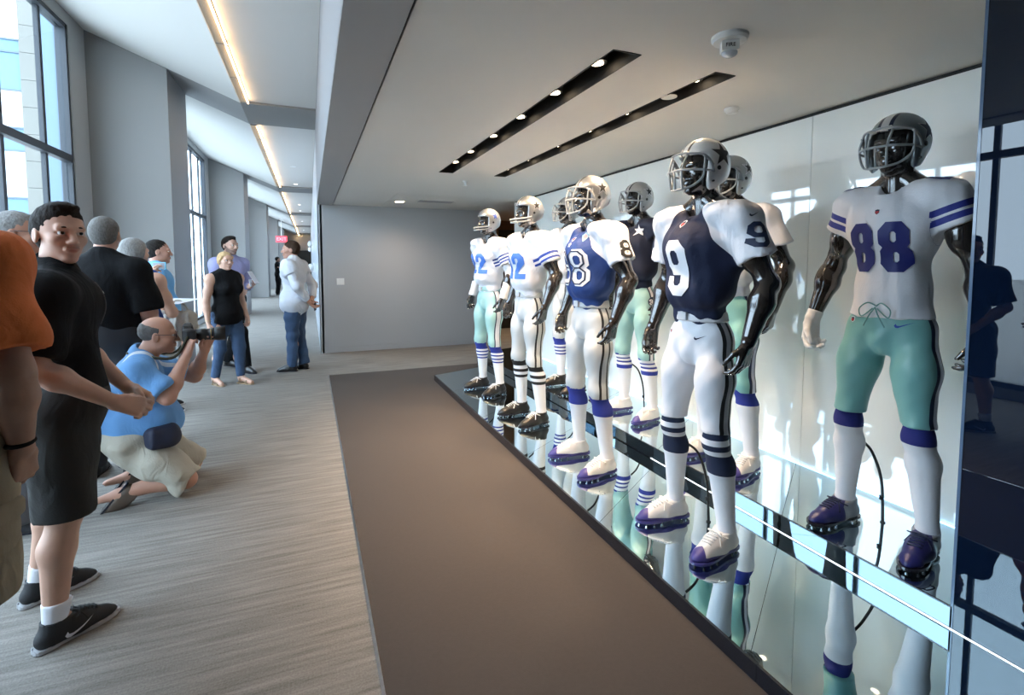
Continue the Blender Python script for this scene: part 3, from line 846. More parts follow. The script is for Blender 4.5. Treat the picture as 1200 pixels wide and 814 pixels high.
MF = 1.12
def man_skel(wide=0.0):
    j = skeleton(1.78 * MF)
    for s, q in (('L', 1), ('R', -1)):
        j['hip' + s] = v3(0, 0.098 * q, 1.03); j['knee' + s] = v3(0.035, 0.15 * q, 0.575); j['ankle' + s] = v3(-0.02, 0.18 * q, 0.105); j['toe' + s] = v3(0.05, 0.19 * q, 0.07)
        j['sh' + s] = v3(-0.01, 0.225 * q, 1.60); j['elbow' + s] = v3(-0.075, (0.325 + wide) * q, 1.315); j['wrist' + s] = v3(0.035, (0.325 + wide * 1.6) * q, 1.055)
        j['hd' + s] = v3(0.28, -0.03 * q, -1); j['hn' + s] = v3(0.25, -q, -0.1)
    return j
def man_body(j, hands=('L', 'R')):
    parts = []
    S = Sdf(); f = MF; S.ell((0, 0, 1.46), (0.10, 0.16, 0.18), 0.05); S.cone((0, 0, 1.40), (0, 0, 1.05), 0.085, 0.085, 0.05); S.ell((0, 0, 1.03), (0.09, 0.12, 0.09), 0.05)
    for s in ('L', 'R'):
        a, e, w = j['sh' + s], j['elbow' + s], j['wrist' + s]
        out = v3(0, 1 if s == 'L' else -1, 0)
        S.ell(a + out * 0.01, (0.085, 0.08, 0.085), 0.04)
        S.cone(a, e, 0.062, 0.046, 0.03); m = a + (e - a) * 0.5
        S.ell(m + v3(0.022, 0, 0), (0.050, 0.048, 0.085), 0.025); S.ell(m + v3(-0.026, 0, 0.01), (0.045, 0.046, 0.09), 0.025)
        h, k, n = j['hip' + s], j['knee' + s], j['ankle' + s]
        S.cone(h, k, 0.075, 0.045, 0.03); S.cone(k, n, 0.042, 0.034, 0.03)
        S.cone(n, j['toe' + s], 0.034, 0.02, 0.02)
        S.cone(j['neck'] + v3(0, 0, 0.06), a, 0.05, 0.06, 0.05)
    parts.append(S.mesh(0.014))
    for s in ('L', 'R'):
        S = Sdf(); e, w = j['elbow' + s], j['wrist' + s]; a = j['sh' + s]
        S.cone(a + (e - a) * 0.45, e, 0.056, 0.045, 0.03)
        m = a + (e - a) * 0.5
        S.ell(m + v3(0.022, 0, 0), (0.050, 0.048, 0.085), 0.025); S.ell(m + v3(-0.026, 0, 0.01), (0.045, 0.046, 0.09), 0.025)
        S.ell(e + v3(-0.012, 0, 0), (0.042, 0.042, 0.045), 0.02)
        S.cone(e, e + (w - e) * 0.30, 0.046, 0.053, 0.03); S.cone(e + (w - e) * 0.30, w, 0.053, 0.031, 0.03)
        S.ell(e + (w - e) * 0.25 + v3(0.012, 0.014 if s == 'L' else -0.014, 0), (0.042, 0.040, 0.075), 0.025)
        if s in hands: hand_sdf(S, w, j['hd' + s], j['hn' + s], -1 if s == 'L' else 1, curl=(0.45, 0.55, 0.62, 0.70), thumb=0.5, sc=1.10, spread=0.03)
        parts.append(S.mesh(0.0058))
    S = Sdf(); head_sdf(S, j, True, hs=0.90); S.cone(j['neck'] + v3(0.03, 0.05, -0.03), j['head'] + v3(-0.02, 0.05, -0.05), 0.018, 0.016, 0.02); S.cone(j['neck'] + v3(0.03, -0.05, -0.03), j['head'] + v3(-0.02, -0.05, -0.05), 0.018, 0.016, 0.02)
    parts.append(S.mesh(0.0065))
    return merge(parts)

def jersey_sdf(j, style):
    S = Sdf()
    if style == 'fitted':
        torso_sdf(S, j, 0.86); S.infl = 0.010
        S.ell((0.01, 0, 1.50), (0.135, 0.168, 0.17), 0.06); S.ell((0.0, 0, 1.22), (0.105, 0.128, 0.16), 0.06)
        for q in (1, -1):
            s = 'L' if q == 1 else 'R'; a, e = j['sh' + s], j['elbow' + s]
            S.ell((-0.005, 0.155 * q, 1.635), (0.095, 0.105, 0.06), 0.04); S.sleeve(a + v3(0, 0, 0.0), a + (e - a) * 0.33, 0.078, 0.082, 0.03)
        S.disp = (0.0022, 16, 3)
    else:
        S.ell((0.0, 0, 1.43), (0.155, 0.205, 0.22), 0.06); S.ell((0.01, 0, 1.27), (0.150, 0.178, 0.12), 0.05); S.ell((0.0, 0, 1.15), (0.115, 0.142, 0.10), 0.02)
        S.ell((0.04, 0, 1.50), (0.145, 0.19, 0.12), 0.05)
        for q in (1, -1):
            s = 'L' if q == 1 else 'R'; a, e = j['sh' + s], j['elbow' + s]
            S.ell((-0.005, 0.165 * q, 1.645), (0.118, 0.125, 0.066), 0.05)
            S.ell((-0.01, 0.248 * q, 1.605), (0.098, 0.060, 0.075), 0.05)
            if style == 'vest': S.sleeve(a, a + (e - a) * 0.12, 0.10, 0.105, 0.03)
            else:
                b = a + (e - a) * (0.60 if style != 'long' else 0.62) + v3(0.004, 0.014 * q, 0)
                S.sleeve(a + v3(0, 0.015 * q, -0.01), b, 0.086, 0.093 if style != 'long' else 0.084, 0.04)
        S.disp = (0.0050, 17, 5 if style != 'long' else 9)
    S.cut((0, 0, 1.09), (0, 0, -1))
    nk = j['neck']
    S.sub_cone(nk + v3(0.004, 0, 0.02), nk + v3(0.006, 0, 0.3), 0.082, 0.10, 0.006)
    S.sub_cone(nk + v3(0.085, 0, 0.0), nk + v3(0.06, 0, 0.14), 0.035 if style != 'fitted' else 0.05, 0.09, 0.006)
    return S

def jersey_attrs(V, j, style):
    y = np.abs(V[:, 1]); z = V[:, 2]; x = V[:, 0]
    # yoke line from the neck down to the armpit
    yk = y - np.interp(z, [1.30, 1.44, 1.52, 1.60, 1.68, 1.76], [0.235, 0.215, 0.165, 0.125, 0.085, 0.07])
    t = np.full(len(V), -0.5, np.float32)
    for s, q in (('L', 1), ('R', -1)):
        a, e = j['sh' + s], j['elbow' + s]; d = e - a; L = np.linalg.norm(d); d = d / L
        r = V - a; tt = r @ d; rad = np.linalg.norm(r - tt[:, None] * d, axis=1)
        mk = (V[:, 1] * q > 0.17) & (rad < 0.145)
        t = np.where(mk, tt, t)
    return {'yoke': yk, 'sleeve': t}

def trousers_sdf(j, hem=0.60):
    S = Sdf()
    S.ell((0.0, 0, 1.06), (0.112, 0.138, 0.15), 0.05); S.ell((0, 0, 1.15), (0.106, 0.132, 0.06), 0.03)
    for s, q in (('L', 1), ('R', -1)):
        h, k = j['hip' + s], j['knee' + s]; n = j['ankle' + s]
        S.ell((-0.055, 0.065 * q, 1.01), (0.080, 0.072, 0.10), 0.04)
        m = h + (k - h) * 0.4
        S.cone(h, m, 0.086, 0.083, 0.05); S.cone(m, k, 0.083, 0.064, 0.05); S.cone(k, k + (n - k) * 0.30, 0.067, 0.069, 0.02)
        S.ell(m + v3(0.03, 0.008 * q, -0.03), (0.070, 0.068, 0.14), 0.04)
    S.ell((0.066, 0, 0.965), (0.048, 0.042, 0.06), 0.04)
    S.cut((0, 0, 1.168), (0, 0, 1)); S.disp = (0.0016, 18, 11)
    S.cut((0, 0, hem), (0, 0, -1))
    return S

def trousers_attrs(V, j):
    z = V[:, 2]; s = np.full(len(V), 0.45, np.float32)
    for q, nm in ((1, 'L'), (-1, 'R')):
        zz = [0.5, 0.575, 0.8, 1.03, 1.2]; cy = np.interp(z, zz, [0.155, 0.15, 0.13, 0.09, 0.06]) * q
        cx = np.interp(z, zz, [0.03, 0.032, 0.018, -0.005, 0.0])
        mk = ((V[:, 1] - cy) * q > 0.0) & (V[:, 1] * q > 0.02)
        s = np.where(mk, np.clip(V[:, 0] - cx, -0.4, 0.4), s)
    return {'seam': s}

def shoe_meshes():
    S = Sdf()
    S.cone((-0.052, 0, 0.052), (0.05, 0, 0.046), 0.040, 0.046, 0.03); S.cone((0.05, 0, 0.046), (0.15, 0, 0.031), 0.046, 0.036, 0.03); S.cone((0.15, 0.0, 0.032), (0.182, 0, 0.027), 0.036, 0.022, 0.02)
    S.cone((-0.03, 0, 0.06), (-0.022, 0, 0.145), 0.044, 0.046, 0.02); S.cone((0.0, 0, 0.10), (0.10, 0, 0.06), 0.040, 0.034, 0.03)
    S.cut((0, 0, 0.024), (0, 0, -1)); S.cut((-0.02, 0, 0.122), (0.12, 0, 1))
    S.sub_cone((-0.024, 0, 0.105), (-0.022, 0, 0.2), 0.037, 0.042, 0.004)
    return S.mesh(0.0065)
SHOE_V, SHOE_F = shoe_meshes()
def shoe_outline():
    pts = [(-0.098, 0.0), (-0.088, 0.030), (-0.05, 0.040), (0.0, 0.036), (0.05, 0.041), (0.11, 0.049), (0.16, 0.045), (0.195, 0.028), (0.212, 0.0)]
    full = pts + [(x, -y) for x, y in pts[-2:0:-1]]
    return [(p[0], p[1]) for p in spline([(x, y, 0) for x, y in full], 3, True)]
OUT = shoe_outline()
_shoe = {}
def shoe_data():
    if _shoe: return _shoe
    V = SHOE_V
    purple = np.maximum(np.maximum(V[:, 0] - 0.140 - np.abs(V[:, 1]) * 0.6, 0.036 - V[:, 2] + np.maximum(0, V[:, 0]) * 0.05), -0.3)
    silver = np.where(V[:, 0] < 0.05, 0.05 - np.abs(V[:, 0] + 0.02) + (np.abs(V[:, 1]) - 0.034) * 2, -0.2)
    _shoe['upper'] = mesh_np('shoe', SHOE_V, SHOE_F, True, {'trim': purple, 'side': silver})
    b = MB(); n = len(OUT); b.prism([(x, y, 0.013) for x, y in OUT], (0, 0, 0.012))
    me = bpy.data.meshes.new('sole'); me.from_pydata([tuple(v) for v in b.v], [], b.f); _shoe['sole'] = me
    b = MB()
    for x, y in ((-0.075, 0.02), (-0.075, -0.02), (-0.04, 0.026), (-0.04, -0.026), (0.08, 0.034), (0.08, -0.034), (0.125, 0.036), (0.125, -0.036), (0.165, 0.028), (0.165, -0.028), (0.19, 0.0), (0.13, 0)):
        b.cyl((x, y, 0.0), 0.0045, 0.014, 8, 0.008)
    me = bpy.data.meshes.new('stud'); me.from_pydata([tuple(v) for v in b.v], [], b.f); _shoe['stud'] = me
    b = MB(); bv = bvh_of(SHOE_V, SHOE_F)
    def top(x, y, up=0.004):
        h = bv.ray_cast(Vector((x, y, 0.3)), Vector((0, 0, -1)), 1.0)
        return (x, y, (h[0].z if h[0] else 0.08) + up)
    for i in range(6):
        x = 0.045 + i * 0.0145
        b.tube([top(x - 0.004, 0.024), top(x, 0.01), top(x + 0.004, -0.01), top(x, -0.024)], 0.0036, 6)
    for q in (1, -1):
        b.tube(spline([top(0.04, 0.0, 0.005), (0.055, 0.03 * q, 0.118), (0.03, 0.05 * q, 0.105), (0.035, 0.02 * q, 0.108), top(0.04, 0.0, 0.005)], 5), 0.0032, 6)
        b.tube(spline([top(0.04, 0.0, 0.006), (0.06, 0.028 * q, 0.105), (0.075, 0.047 * q, 0.075)], 5), 0.0032, 6)
    me = bpy.data.meshes.new('laces'); me.from_pydata([tuple(v) for v in b.v], [], b.f); me.polygons.foreach_set('use_smooth', [True] * len(me.polygons)); _shoe['laces'] = me
    return _shoe

def with_mat(name, me, m, parent, loc=None, rot=None):
    """object sharing mesh data, with its own materials on the object"""
    o = bpy.data.objects.new(name, me); COL.objects.link(o); o.parent = parent
    if not me.materials: me.materials.append(None)
    o.material_slots[0].link = 'OBJECT'; o.material_slots[0].material = m
    if loc is not None: o.location = loc
    if rot is not None: o.rotation_euler = rot
    return o

sp = dict(scale=(2.0, 0.5))
SHOE_M = {
    'black': (mat('black_leather', (0.014, 0.012, 0.011), 0.35, coat=0.2), lace_white),
    'white': (ramp_mat('white_shoe_purple_trim', 'attr:trim', [(-0.25, (0.70, 0.68, 0.68)), (0.0, (0.055, 0.045, 0.22))], 0.45, scale=(2.0, 0.5), bump=0.05), lace_white),
    'navy': (ramp_mat('navy_shoe_silver_side', 'attr:side', [(-0.25, (0.02, 0.022, 0.12)), (0.0, (0.28, 0.30, 0.33))], 0.35, scale=(2.0, 0.5), bump=0.05), lace_navy)}

# helmet -------------------------------------------------------------
def helmet_mesh():
    S = Sdf(); f = 1.0
    S.ell((-0.018, 0, 0.018), (0.150, 0.128, 0.138), 0.02); S.ell((-0.035, 0, -0.02), (0.128, 0.122, 0.12), 0.03)
    for q in (1, -1): S.ell((0.012, 0.072 * q, -0.075), (0.082, 0.052, 0.085), 0.03)
    S.sub_ell((-0.014, 0, -0.01), (0.132, 0.106, 0.128), 0.006)
    S.sub_cone((-0.02, 0, -0.06), (-0.01, 0, -0.3), 0.098, 0.108, 0.01)
    S.sub_box((0.052, -0.098, -0.30), (0.4, 0.098, 0.035), 0.03)
    S.sub_box((0.080, -0.3, -0.30), (0.4, 0.3, 0.030), 0.03)
    S.cut((0.0, 0, -0.150), (0, 0, -1)); S.cut((-0.06, 0, -0.112), (-0.50, 0, -0.87))
    return S.mesh(0.0055)
HV, HF = helmet_mesh(); HB = bvh_of(HV, HF); H_ME = mesh_np('helmet', HV, HF)
_mask = {}
_bits = {}
def mask_mesh(kind):
    if kind in _mask: return _mask[kind]
    b = MB(); r = 0.0062
    if kind == 'cage':
        b.tube(spline([(0.035, -0.128, -0.015), (0.085, -0.118, 0.034), (0.15, -0.07, 0.048), (0.168, 0, 0.052), (0.15, 0.07, 0.048), (0.085, 0.118, 0.034), (0.035, 0.128, -0.015)], 5), r, 8)
        b.tube(spline([(0.03, -0.13, -0.05), (0.10, -0.125, -0.045), (0.175, -0.07, -0.042), (0.195, 0, -0.042), (0.175, 0.07, -0.042), (0.10, 0.125, -0.045), (0.03, 0.13, -0.05)], 5), r, 8)
        b.tube(spline([(0.085, -0.120, 0.034), (0.098, -0.128, -0.02), (0.10, -0.120, -0.08), (0.135, -0.085, -0.125), (0.172, -0.045, -0.142), (0.182, 0, -0.145), (0.172, 0.045, -0.142), (0.135, 0.085, -0.125), (0.10, 0.120, -0.08), (0.098, 0.128, -0.02), (0.085, 0.120, 0.034)], 5), r, 8)
        for q in (-1, 1): b.tube(spline([(0.152, 0.058 * q, 0.048), (0.184, 0.050 * q, -0.042), (0.172, 0.045 * q, -0.142)], 5), r, 8)
        b.tube([(0.195, 0, -0.042), (0.182, 0, -0.145)], r, 8)
        for q in (-1, 1): b.tube(spline([(0.03, 0.130 * q, -0.05), (0.06, 0.132 * q, -0.0), (0.098, 0.118 * q, 0.034)], 4), r, 8)
    else:
        for dz, dx in ((-0.078, 0.195), (-0.108, 0.185)):
            b.tube(spline([(0.02, -0.120, dz + 0.012), (0.09, -0.108, dz - 0.004), (0.155, -0.06, dz - 0.010), (dx - 0.01, 0, dz - 0.014), (0.155, 0.06, dz - 0.010), (0.09, 0.108, dz - 0.004), (0.02, 0.120, dz + 0.012)], 5), 0.0085, 8)
        b.tube([(0.195, 0, -0.084), (0.185, 0, -0.114)], 0.008, 8)
    me = bpy.data.meshes.new('facemask'); me.from_pydata([tuple(v) for v in b.v], [], b.f); me.polygons.foreach_set('use_smooth', [True] * len(me.polygons))
    _mask[kind] = me
    return me

def helmet(parent, j, shell, stripe, star, mask, maskm, plate=False):
    c = j['head']
    key = 'helmet_%s_%s' % (shell[0], stripe[0])
    hm = ramp_mat(key, 'abs:y', [(0, stripe[1])] + stripe[2] , 0.33, scale=(4.0, 0.0), bump=0.0, metal=shell[2], coat=0.8)
    h = with_mat('helmet', H_ME, hm, parent, tuple(c + v3(0, 0, 0.022))); h.scale = (0.875, 0.875, 0.875)
    with_mat('facemask', mask_mesh(mask), maskm, h)
    for q in (1, -1):
        lay = [(star_polys(r * 1.2), m, o) for (r, m, o) in star]
        decal('star_emblem', HB, lay, (-0.035, 0.2 * q, 0.048), (-q, 0, 0), (0.12 * q * 0, 0, 1), h, ray=(0, -q, 0), n=(3, 3), reach=0.34)
    for q in (1, -1):
        for nm, pa, pb, rr in (('ear_hole', (-0.004, 0.110 * q, -0.028), (-0.004, 0.134 * q, -0.028), 0.012), ('rivet', (0.03, 0.10 * q, -0.10), (0.03, 0.1305 * q, -0.10), 0.005)):
            if (nm, q) in _bits: with_mat(nm, _bits[(nm, q)], d_black, h)
            else:
                me = MB().tube([pa, pb], rr, 10).build(nm, None, h).data; bpy.data.objects.remove([o for o in h.children if o.data == me][0]); _bits[(nm, q)] = me
                with_mat(nm, me, d_black, h)
    if plate:
        MB().obox((0.122, 0, 0.062), 0.010, 0.07, 0.016, Matrix.Rotation(-0.5, 3, 'Y')).build('brow_plate', d_silver, h)
    return h

SEAM = dict(scale=(1.0, 0.5))
def trouser_mat(name, base, dark, light, rough=0.55, hw=(0.016, 0.032), sheen=False):
    return ramp_mat(name, 'attr:seam', [(-0.5, base), (-hw[1], dark), (-hw[0], light), (hw[0], dark), (hw[1], base)], rough, scale=(1.0, 0.5), bump=0.06)
def sock_mat(name, stops): return ramp_mat(name, 'obj:z', stops, 0.85, scale=(1.0, 0.0), bump=0.08)

J0 = man_skel(0.0); J88 = man_skel(0.05); J88['hdR'] = v3(0.12, 0.0, -1)
for s_, q_ in (('L', 1), ('R', -1)): J88['sh' + s_] = v3(-0.01, 0.192 * q_, 1.595); J88['elbow' + s_] = v3(-0.05, 0.30 * q_, 1.315); J88['wrist' + s_] = v3(0.03, 0.355 * q_, 1.04)
_b0 = man_body(J0); _b88 = man_body(J88, ('L',))
BODY0 = mesh_np('body', *_b0); BODY88 = mesh_np('body', *_b88)
JER = {}
for st, jj in (('short', J0), ('long', J0), ('vest', J0), ('fitted', J88)):
    V, F = jersey_sdf(jj, st).mesh(0.0095)
    JER[st] = (V, F, bvh_of(V, F), mesh_np('jersey', V, F, True, jersey_attrs(V, jj, st)))
_tv, _tf = trousers_sdf(J0, 0.525).mesh(0.0095); TRL_ME = mesh_np('trousers', _tv, _tf, True, trousers_attrs(_tv, J0))
_tv, _tf = trousers_sdf(J0, 0.60).mesh(0.0095); TR_ME = mesh_np('trousers', _tv, _tf, True, trousers_attrs(_tv, J0)); TR_B = bvh_of(_tv, _tf)
_s = trousers_sdf(J0); _s.disp = None; _s.infl = 0.007; _s.ops = [o for o in _s.ops if o[0] != 'cut']; _s.cut((0, 0, 1.170), (0, 0, 1)); _s.cut((0, 0, 1.128), (0, 0, -1)); BELT_ME = mesh_np('belt', *_s.mesh(0.008))
SOCK = {}
for s_ in ('L', 'R'):
    S = Sdf(); k, n = J0['knee' + s_], J0['ankle' + s_]
    m = k + (n - k) * 0.32 + v3(-0.016, 0, 0)
    S.cone(k + v3(0.0, 0, 0.03), k + v3(0, 0, -0.03), 0.053, 0.057, 0.02); S.cone(k + v3(0, 0, -0.03), m, 0.057, 0.061, 0.03); S.cone(m, n + v3(0.0, 0, 0.03), 0.063, 0.043, 0.03); S.cone(n, n + v3(0, 0, -0.01), 0.046, 0.046, 0.02); S.cut((0, 0, 0.625), (0, 0, 1))
    SOCK[s_] = mesh_np('sock', *S.mesh(0.008))

def mannequin(loc, ang, label, jersey, jm, tm, sm, shoe, hel, belt=None, yaw_feet=8, short_leg=False):
    r = tag(empty('football_mannequin', loc, math.radians(ang)), label, 'mannequin', 'uniformed mannequins on the mirror display')
    fit = jersey == 'fitted'; jj = J88 if fit else J0
    with_mat('body', BODY88 if fit else BODY0, bronze, r)
    jo = with_mat('jersey', JER[jersey][3], jm, r)
    to = with_mat('trousers', TR_ME if short_leg else TRL_ME, tm, r)
    if belt is not None:
        bo = with_mat('belt', BELT_ME, belt, r)
        MB().box(0.112, 0.126, -0.028, 0.028, 1.130, 1.168).build('buckle', d_silver, bo)
    for s, q in (('L', 1), ('R', -1)):
        with_mat('sock', SOCK[s], sm, r)
        n = jj['ankle' + s]; d = shoe_data(); um, lm = SHOE_M[shoe]
        so = with_mat('shoe', d['upper'], um, r, (n[0] + 0.022, n[1], 0.0), (0, 0, math.radians(yaw_feet * q)))
        so.scale = (1.06, 1.08, 1.0)
        with_mat('sole', d['sole'], shoe_sole if shoe != 'white' else mat('purple_sole', (0.05, 0.045, 0.20), 0.3, coat=0.4), so); with_mat('studs', d['stud'], chrome, so)['kind'] = 'stuff'; with_mat('laces', d['laces'], lm, so)
    b = MB(); yy = -0.02
    b.tube(spline([(-0.075, yy - 0.12, 0.42), (-0.13, yy - 0.10, 0.36), (-0.15, yy - 0.06, 0.22), (-0.16, yy - 0.05, 0.0)], 6), 0.007, 8).cyl((-0.16, yy - 0.05, 0.0), 0.012, 0.004, 12).cyl((-0.153, yy - 0.057, 0.12), 0.011, 0.02, 10)
    b.build('support_rod', rod_black, r)
    helmet(r, jj, *hel)
    return r, jo, to, JER[jersey][2]

def num(jo, bv, txt, z, w, h, t, col, outline=None, y=0.0, x=0.0, off=0.0055):
    lay = []
    if outline:
        for (ex, m, off) in outline: lay.append((number_polys(txt, w, h, t + ex, 0.22), m, off))
    lay.append((number_polys(txt, w, h, t, 0.22), col, off))
    return decal('number', bv, lay, (0.25, y, z), (0, 1, 0), (0, 0, 1), jo, ray=(-1, 0, 0), n=(7, 3), reach=0.6)
def sleeve_num(jo, bv, txt, q, z, w, h, t, col, outline=None, x=-0.020):
    lay = []
    for (ex, m, off) in (outline or []): lay.append((number_polys(txt, w, h, t + ex), m, off))
    lay.append((number_polys(txt, w, h, t), col, 0.0060))
    return decal('number', bv, lay, (x, 0.40 * q, z), (-q, 0, 0), (0, 0, 1), jo, ray=(0, -q, 0), n=(5, 3), reach=0.33)
def top_num(jo, bv, txt, q, x, y, w, h, t, col):
    # read from the front: top of the numeral points to the collar at the back
    return decal('number', bv, [(number_polys(txt, w, h, t), col, 0.004)], (x, y * q, 1.95), (0, 1, 0), (-1, 0, 0.0), jo, ray=(0, 0, -1), n=(3, 2), reach=0.6)
def shield(o, bv, O, U=(0, 1, 0), Vv=(0, 0, 1), ray=(-1, 0, 0), s=0.016):
    decal('shield_emblem', bv, [(shield_polys(s), d_white, 0.0025), (shield_polys(s * 0.75), d_navy, 0.0032), (fan_polys([(-0.5, 0.25), (0.5, 0.25), (0.5, -0.2), (0, -0.65), (-0.5, -0.2)], s), d_red, 0.004)], O, U, Vv, o, ray=ray, n=(2, 2), reach=0.6)
def swoosh(o, bv, O, s, m, U=(0, 1, 0), Vv=(0, 0, 1), ray=(-1, 0, 0)):
    decal('swoosh_emblem', bv, [(swoosh_polys(s), m, 0.0035)], O, U, Vv, o, ray=ray, n=(4, 2), reach=0.6)

# materials of the kits
grey_mask = mat('facemask_grey', (0.30, 0.32, 0.33), 0.4); pale_mask = mat('facemask_pale', (0.42, 0.43, 0.43), 0.4)
blk_stripe = ('bws', c_white, [(0.016, c_black), (0.029, (0.50, 0.51, 0.52))])
SIL = ('silver', None, 0.75); WHI = ('white', None, 0.0)
st_blue = ('navy_silver', c_navy, [(0.010, c_white), (0.022, c_navy), (0.030, (0.50, 0.51, 0.52))])
st_silver = ('black_silver', c_white, [(0.014, c_black), (0.028, (0.50, 0.51, 0.52))])
st_white = ('black_white', (0.72, 0.73, 0.73), [(0.016, c_black), (0.030, (0.72, 0.73, 0.73))])
st_grey = ('navy_grey', (0.62, 0.64, 0.66), [(0.018, c_navy), (0.036, (0.22, 0.26, 0.28))])
star_black = [(0.062, d_black, 0.0008), (0.059, d_white, 0.0014), (0.050, d_silver, 0.0020), (0.036, d_black, 0.0026)]
star_blue = [(0.048, d_white, 0.0010), (0.040, d_blue, 0.0018)]
star_all_black = [(0.062, d_black, 0.0010)]
star_grey = [(0.064, d_silver, 0.0010), (0.058, d_navy, 0.0018)]
T_teal22 = trouser_mat('teal_trousers_wide_white_stripe', (0.33, 0.55, 0.53), c_navy, c_white, 0.6, (0.026, 0.036))
T_teal = trouser_mat('satin_teal_trousers', c_teal, c_navy, (0.55, 0.57, 0.68), 0.32, (0.012, 0.034))
T_silver = trouser_mat('silver_trousers_black_stripes', c_silver, c_black, c_silver, 0.5, (0.018, 0.034))
T_white = trouser_mat('white_trousers_black_stripes', (0.74, 0.74, 0.78), c_black, (0.42, 0.43, 0.47), 0.6, (0.014, 0.034))
T_teal33 = trouser_mat('teal_trousers_navy_stripe', (0.27, 0.47, 0.46), c_navy, c_white, 0.55, (0.012, 0.026))
w_, nb, bk, rb = c_white, c_navy, c_black, (0.02, 0.035, 0.26)
K_22 = sock_mat('sock_navy_top_three_stripes', [(0, w_), (0.345, rb), (0.360, w_), (0.382, rb), (0.397, w_), (0.42, rb), (0.435, w_), (0.455, rb)])
K_12 = sock_mat('sock_black_stripes', [(0, w_), (0.365, bk), (0.391, w_), (0.42, bk), (0.448, w_), (0.478, bk)])
K_8 = sock_mat('sock_royal_top', [(0, w_), (0.405, rb)])
K_9 = sock_mat('sock_black_band', [(0, w_), (0.395, nb), (0.49, w_), (0.515, nb), (0.542, w_), (0.570, nb)])
K_33 = sock_mat('sock_royal_thin_stripes', [(0, w_), (0.395, rb), (0.43, w_), (0.452, rb), (0.465, w_), (0.487, rb), (0.50, w_), (0.52, rb)])
K_88 = sock_mat('sock_deep_royal_top', [(0, w_), (0.52, (0.015, 0.02, 0.16))])

def jersey_plain(name, c, rough=0.75): return mat(name, c, rough, bump=0.10, bscale=160)
J_22m = ramp_mat('white_jersey_three_navy_sleeve_stripes', 'attr:sleeve', [(-0.5, c_white), (0.095, c_royal), (0.113, c_white), (0.128, c_royal), (0.146, c_white), (0.160, c_royal), (0.176, c_white)], 0.75, scale=(1.0, 0.5))
J_12m = ramp_mat('white_jersey_two_blue_sleeve_stripes', 'attr:sleeve', [(-0.5, c_white), (0.105, c_blue), (0.126, c_white), (0.146, c_blue), (0.167, c_white)], 0.75, scale=(1.0, 0.5))
J_8m = ramp_mat('royal_jersey_white_sleeves', 'attr:yoke', [(-0.5, (0.012, 0.045, 0.20)), (0.0, c_white)], 0.7, scale=(1.0, 0.5))
J_9m = ramp_mat('navy_jersey_white_sleeves', 'attr:yoke', [(-0.5, (0.006, 0.012, 0.045)), (0.0, c_white)], 0.75, scale=(1.0, 0.5))
J_88m = ramp_mat('white_jersey_two_royal_sleeve_stripes', 'attr:sleeve', [(-0.5, c_white), (0.018, (0.02, 0.03, 0.24)), (0.045, c_white), (0.058, (0.02, 0.03, 0.24)), (0.084, c_white)], 0.6, scale=(1.0, 0.5))
for _m in (J_22m, J_12m, J_8m, J_9m): folds(_m, 0.45)
folds(J_88m, 0.15)
J_33m = jersey_plain('navy_sleeveless_jersey', (0.006, 0.011, 0.035)); J_wm = jersey_plain('plain_white_jersey', c_white)

M = {}
E1, E2 = Z1 + 0.001, Z2 + 0.001
r, jo, to, bv = mannequin((1.84, 5.16, E1), -168, 'mannequin in white long sleeved jersey 22 and pale teal trousers at the far platform end', 'long', J_22m, T_teal22, K_22, 'black', (SIL, st_blue, star_blue, 'bars', grey_mask), mat('teal_belt', (0.30, 0.50, 0.48), 0.6))
num(jo, bv, '22', 1.42, 0.125, 0.215, 0.042, d_cobalt); top_num(jo, bv, '22', 1, 0.0, 0.16, 0.05, 0.085, 0.016, d_blue)
b = None
for s, q in (('L', 1), ('R', -1)):
    S = Sdf(); a, e, w = J0['sh' + s], J0['elbow' + s], J0['wrist' + s]
    S.cone(a + (e - a) * 0.3, e, 0.07, 0.060, 0.03); S.sleeve(e, w + (w - e) * 0.02, 0.062, 0.043, 0.03); S.disp = (0.002, 30, 4)
    link('undershirt_sleeve', mesh_np('undershirt_sleeve', *S.mesh(0.009)), jersey_plain('white_undershirt', (0.7, 0.7, 0.72)), r)
r, jo, to, bv = mannequin((1.83, 4.06, E1), -175, 'mannequin in white jersey 12 with two blue sleeve stripes and silver trousers', 'short', J_12m, T_silver, K_12, 'black', (SIL, st_silver, star_black, 'bars', pale_mask), mat('silver_belt', (0.5, 0.52, 0.53), 0.5))
num(jo, bv, '12', 1.40, 0.125, 0.225, 0.046, d_cobalt); top_num(jo, bv, '12', 1, 0.0, 0.17, 0.045, 0.08, 0.016, d_navy)
r, jo, to, bv = mannequin((1.81, 2.97, E1), -179, 'mannequin in blue jersey 88 with white starred sleeves and silver trousers', 'short', J_8m, T_silver, K_8, 'white', (SIL, st_silver, star_black, 'cage', pale_mask), mat('silver_belt', (0.5, 0.52, 0.53), 0.5))
num(jo, bv, '88', 1.395, 0.135, 0.245, 0.042, d_white)
num(jo, bv, '88', 1.395, 0.117, 0.227, 0.010, d_navy, off=0.0085)
shield(jo, bv, (0.3, 0, 1.585)); decal('star_emblem', bv, [(star_polys(0.020), d_white, 0.003)], (0.3, 0, 1.548), (0, 1, 0), (0, 0, 1), jo, ray=(-1, 0, 0), n=(2, 2), reach=0.6)
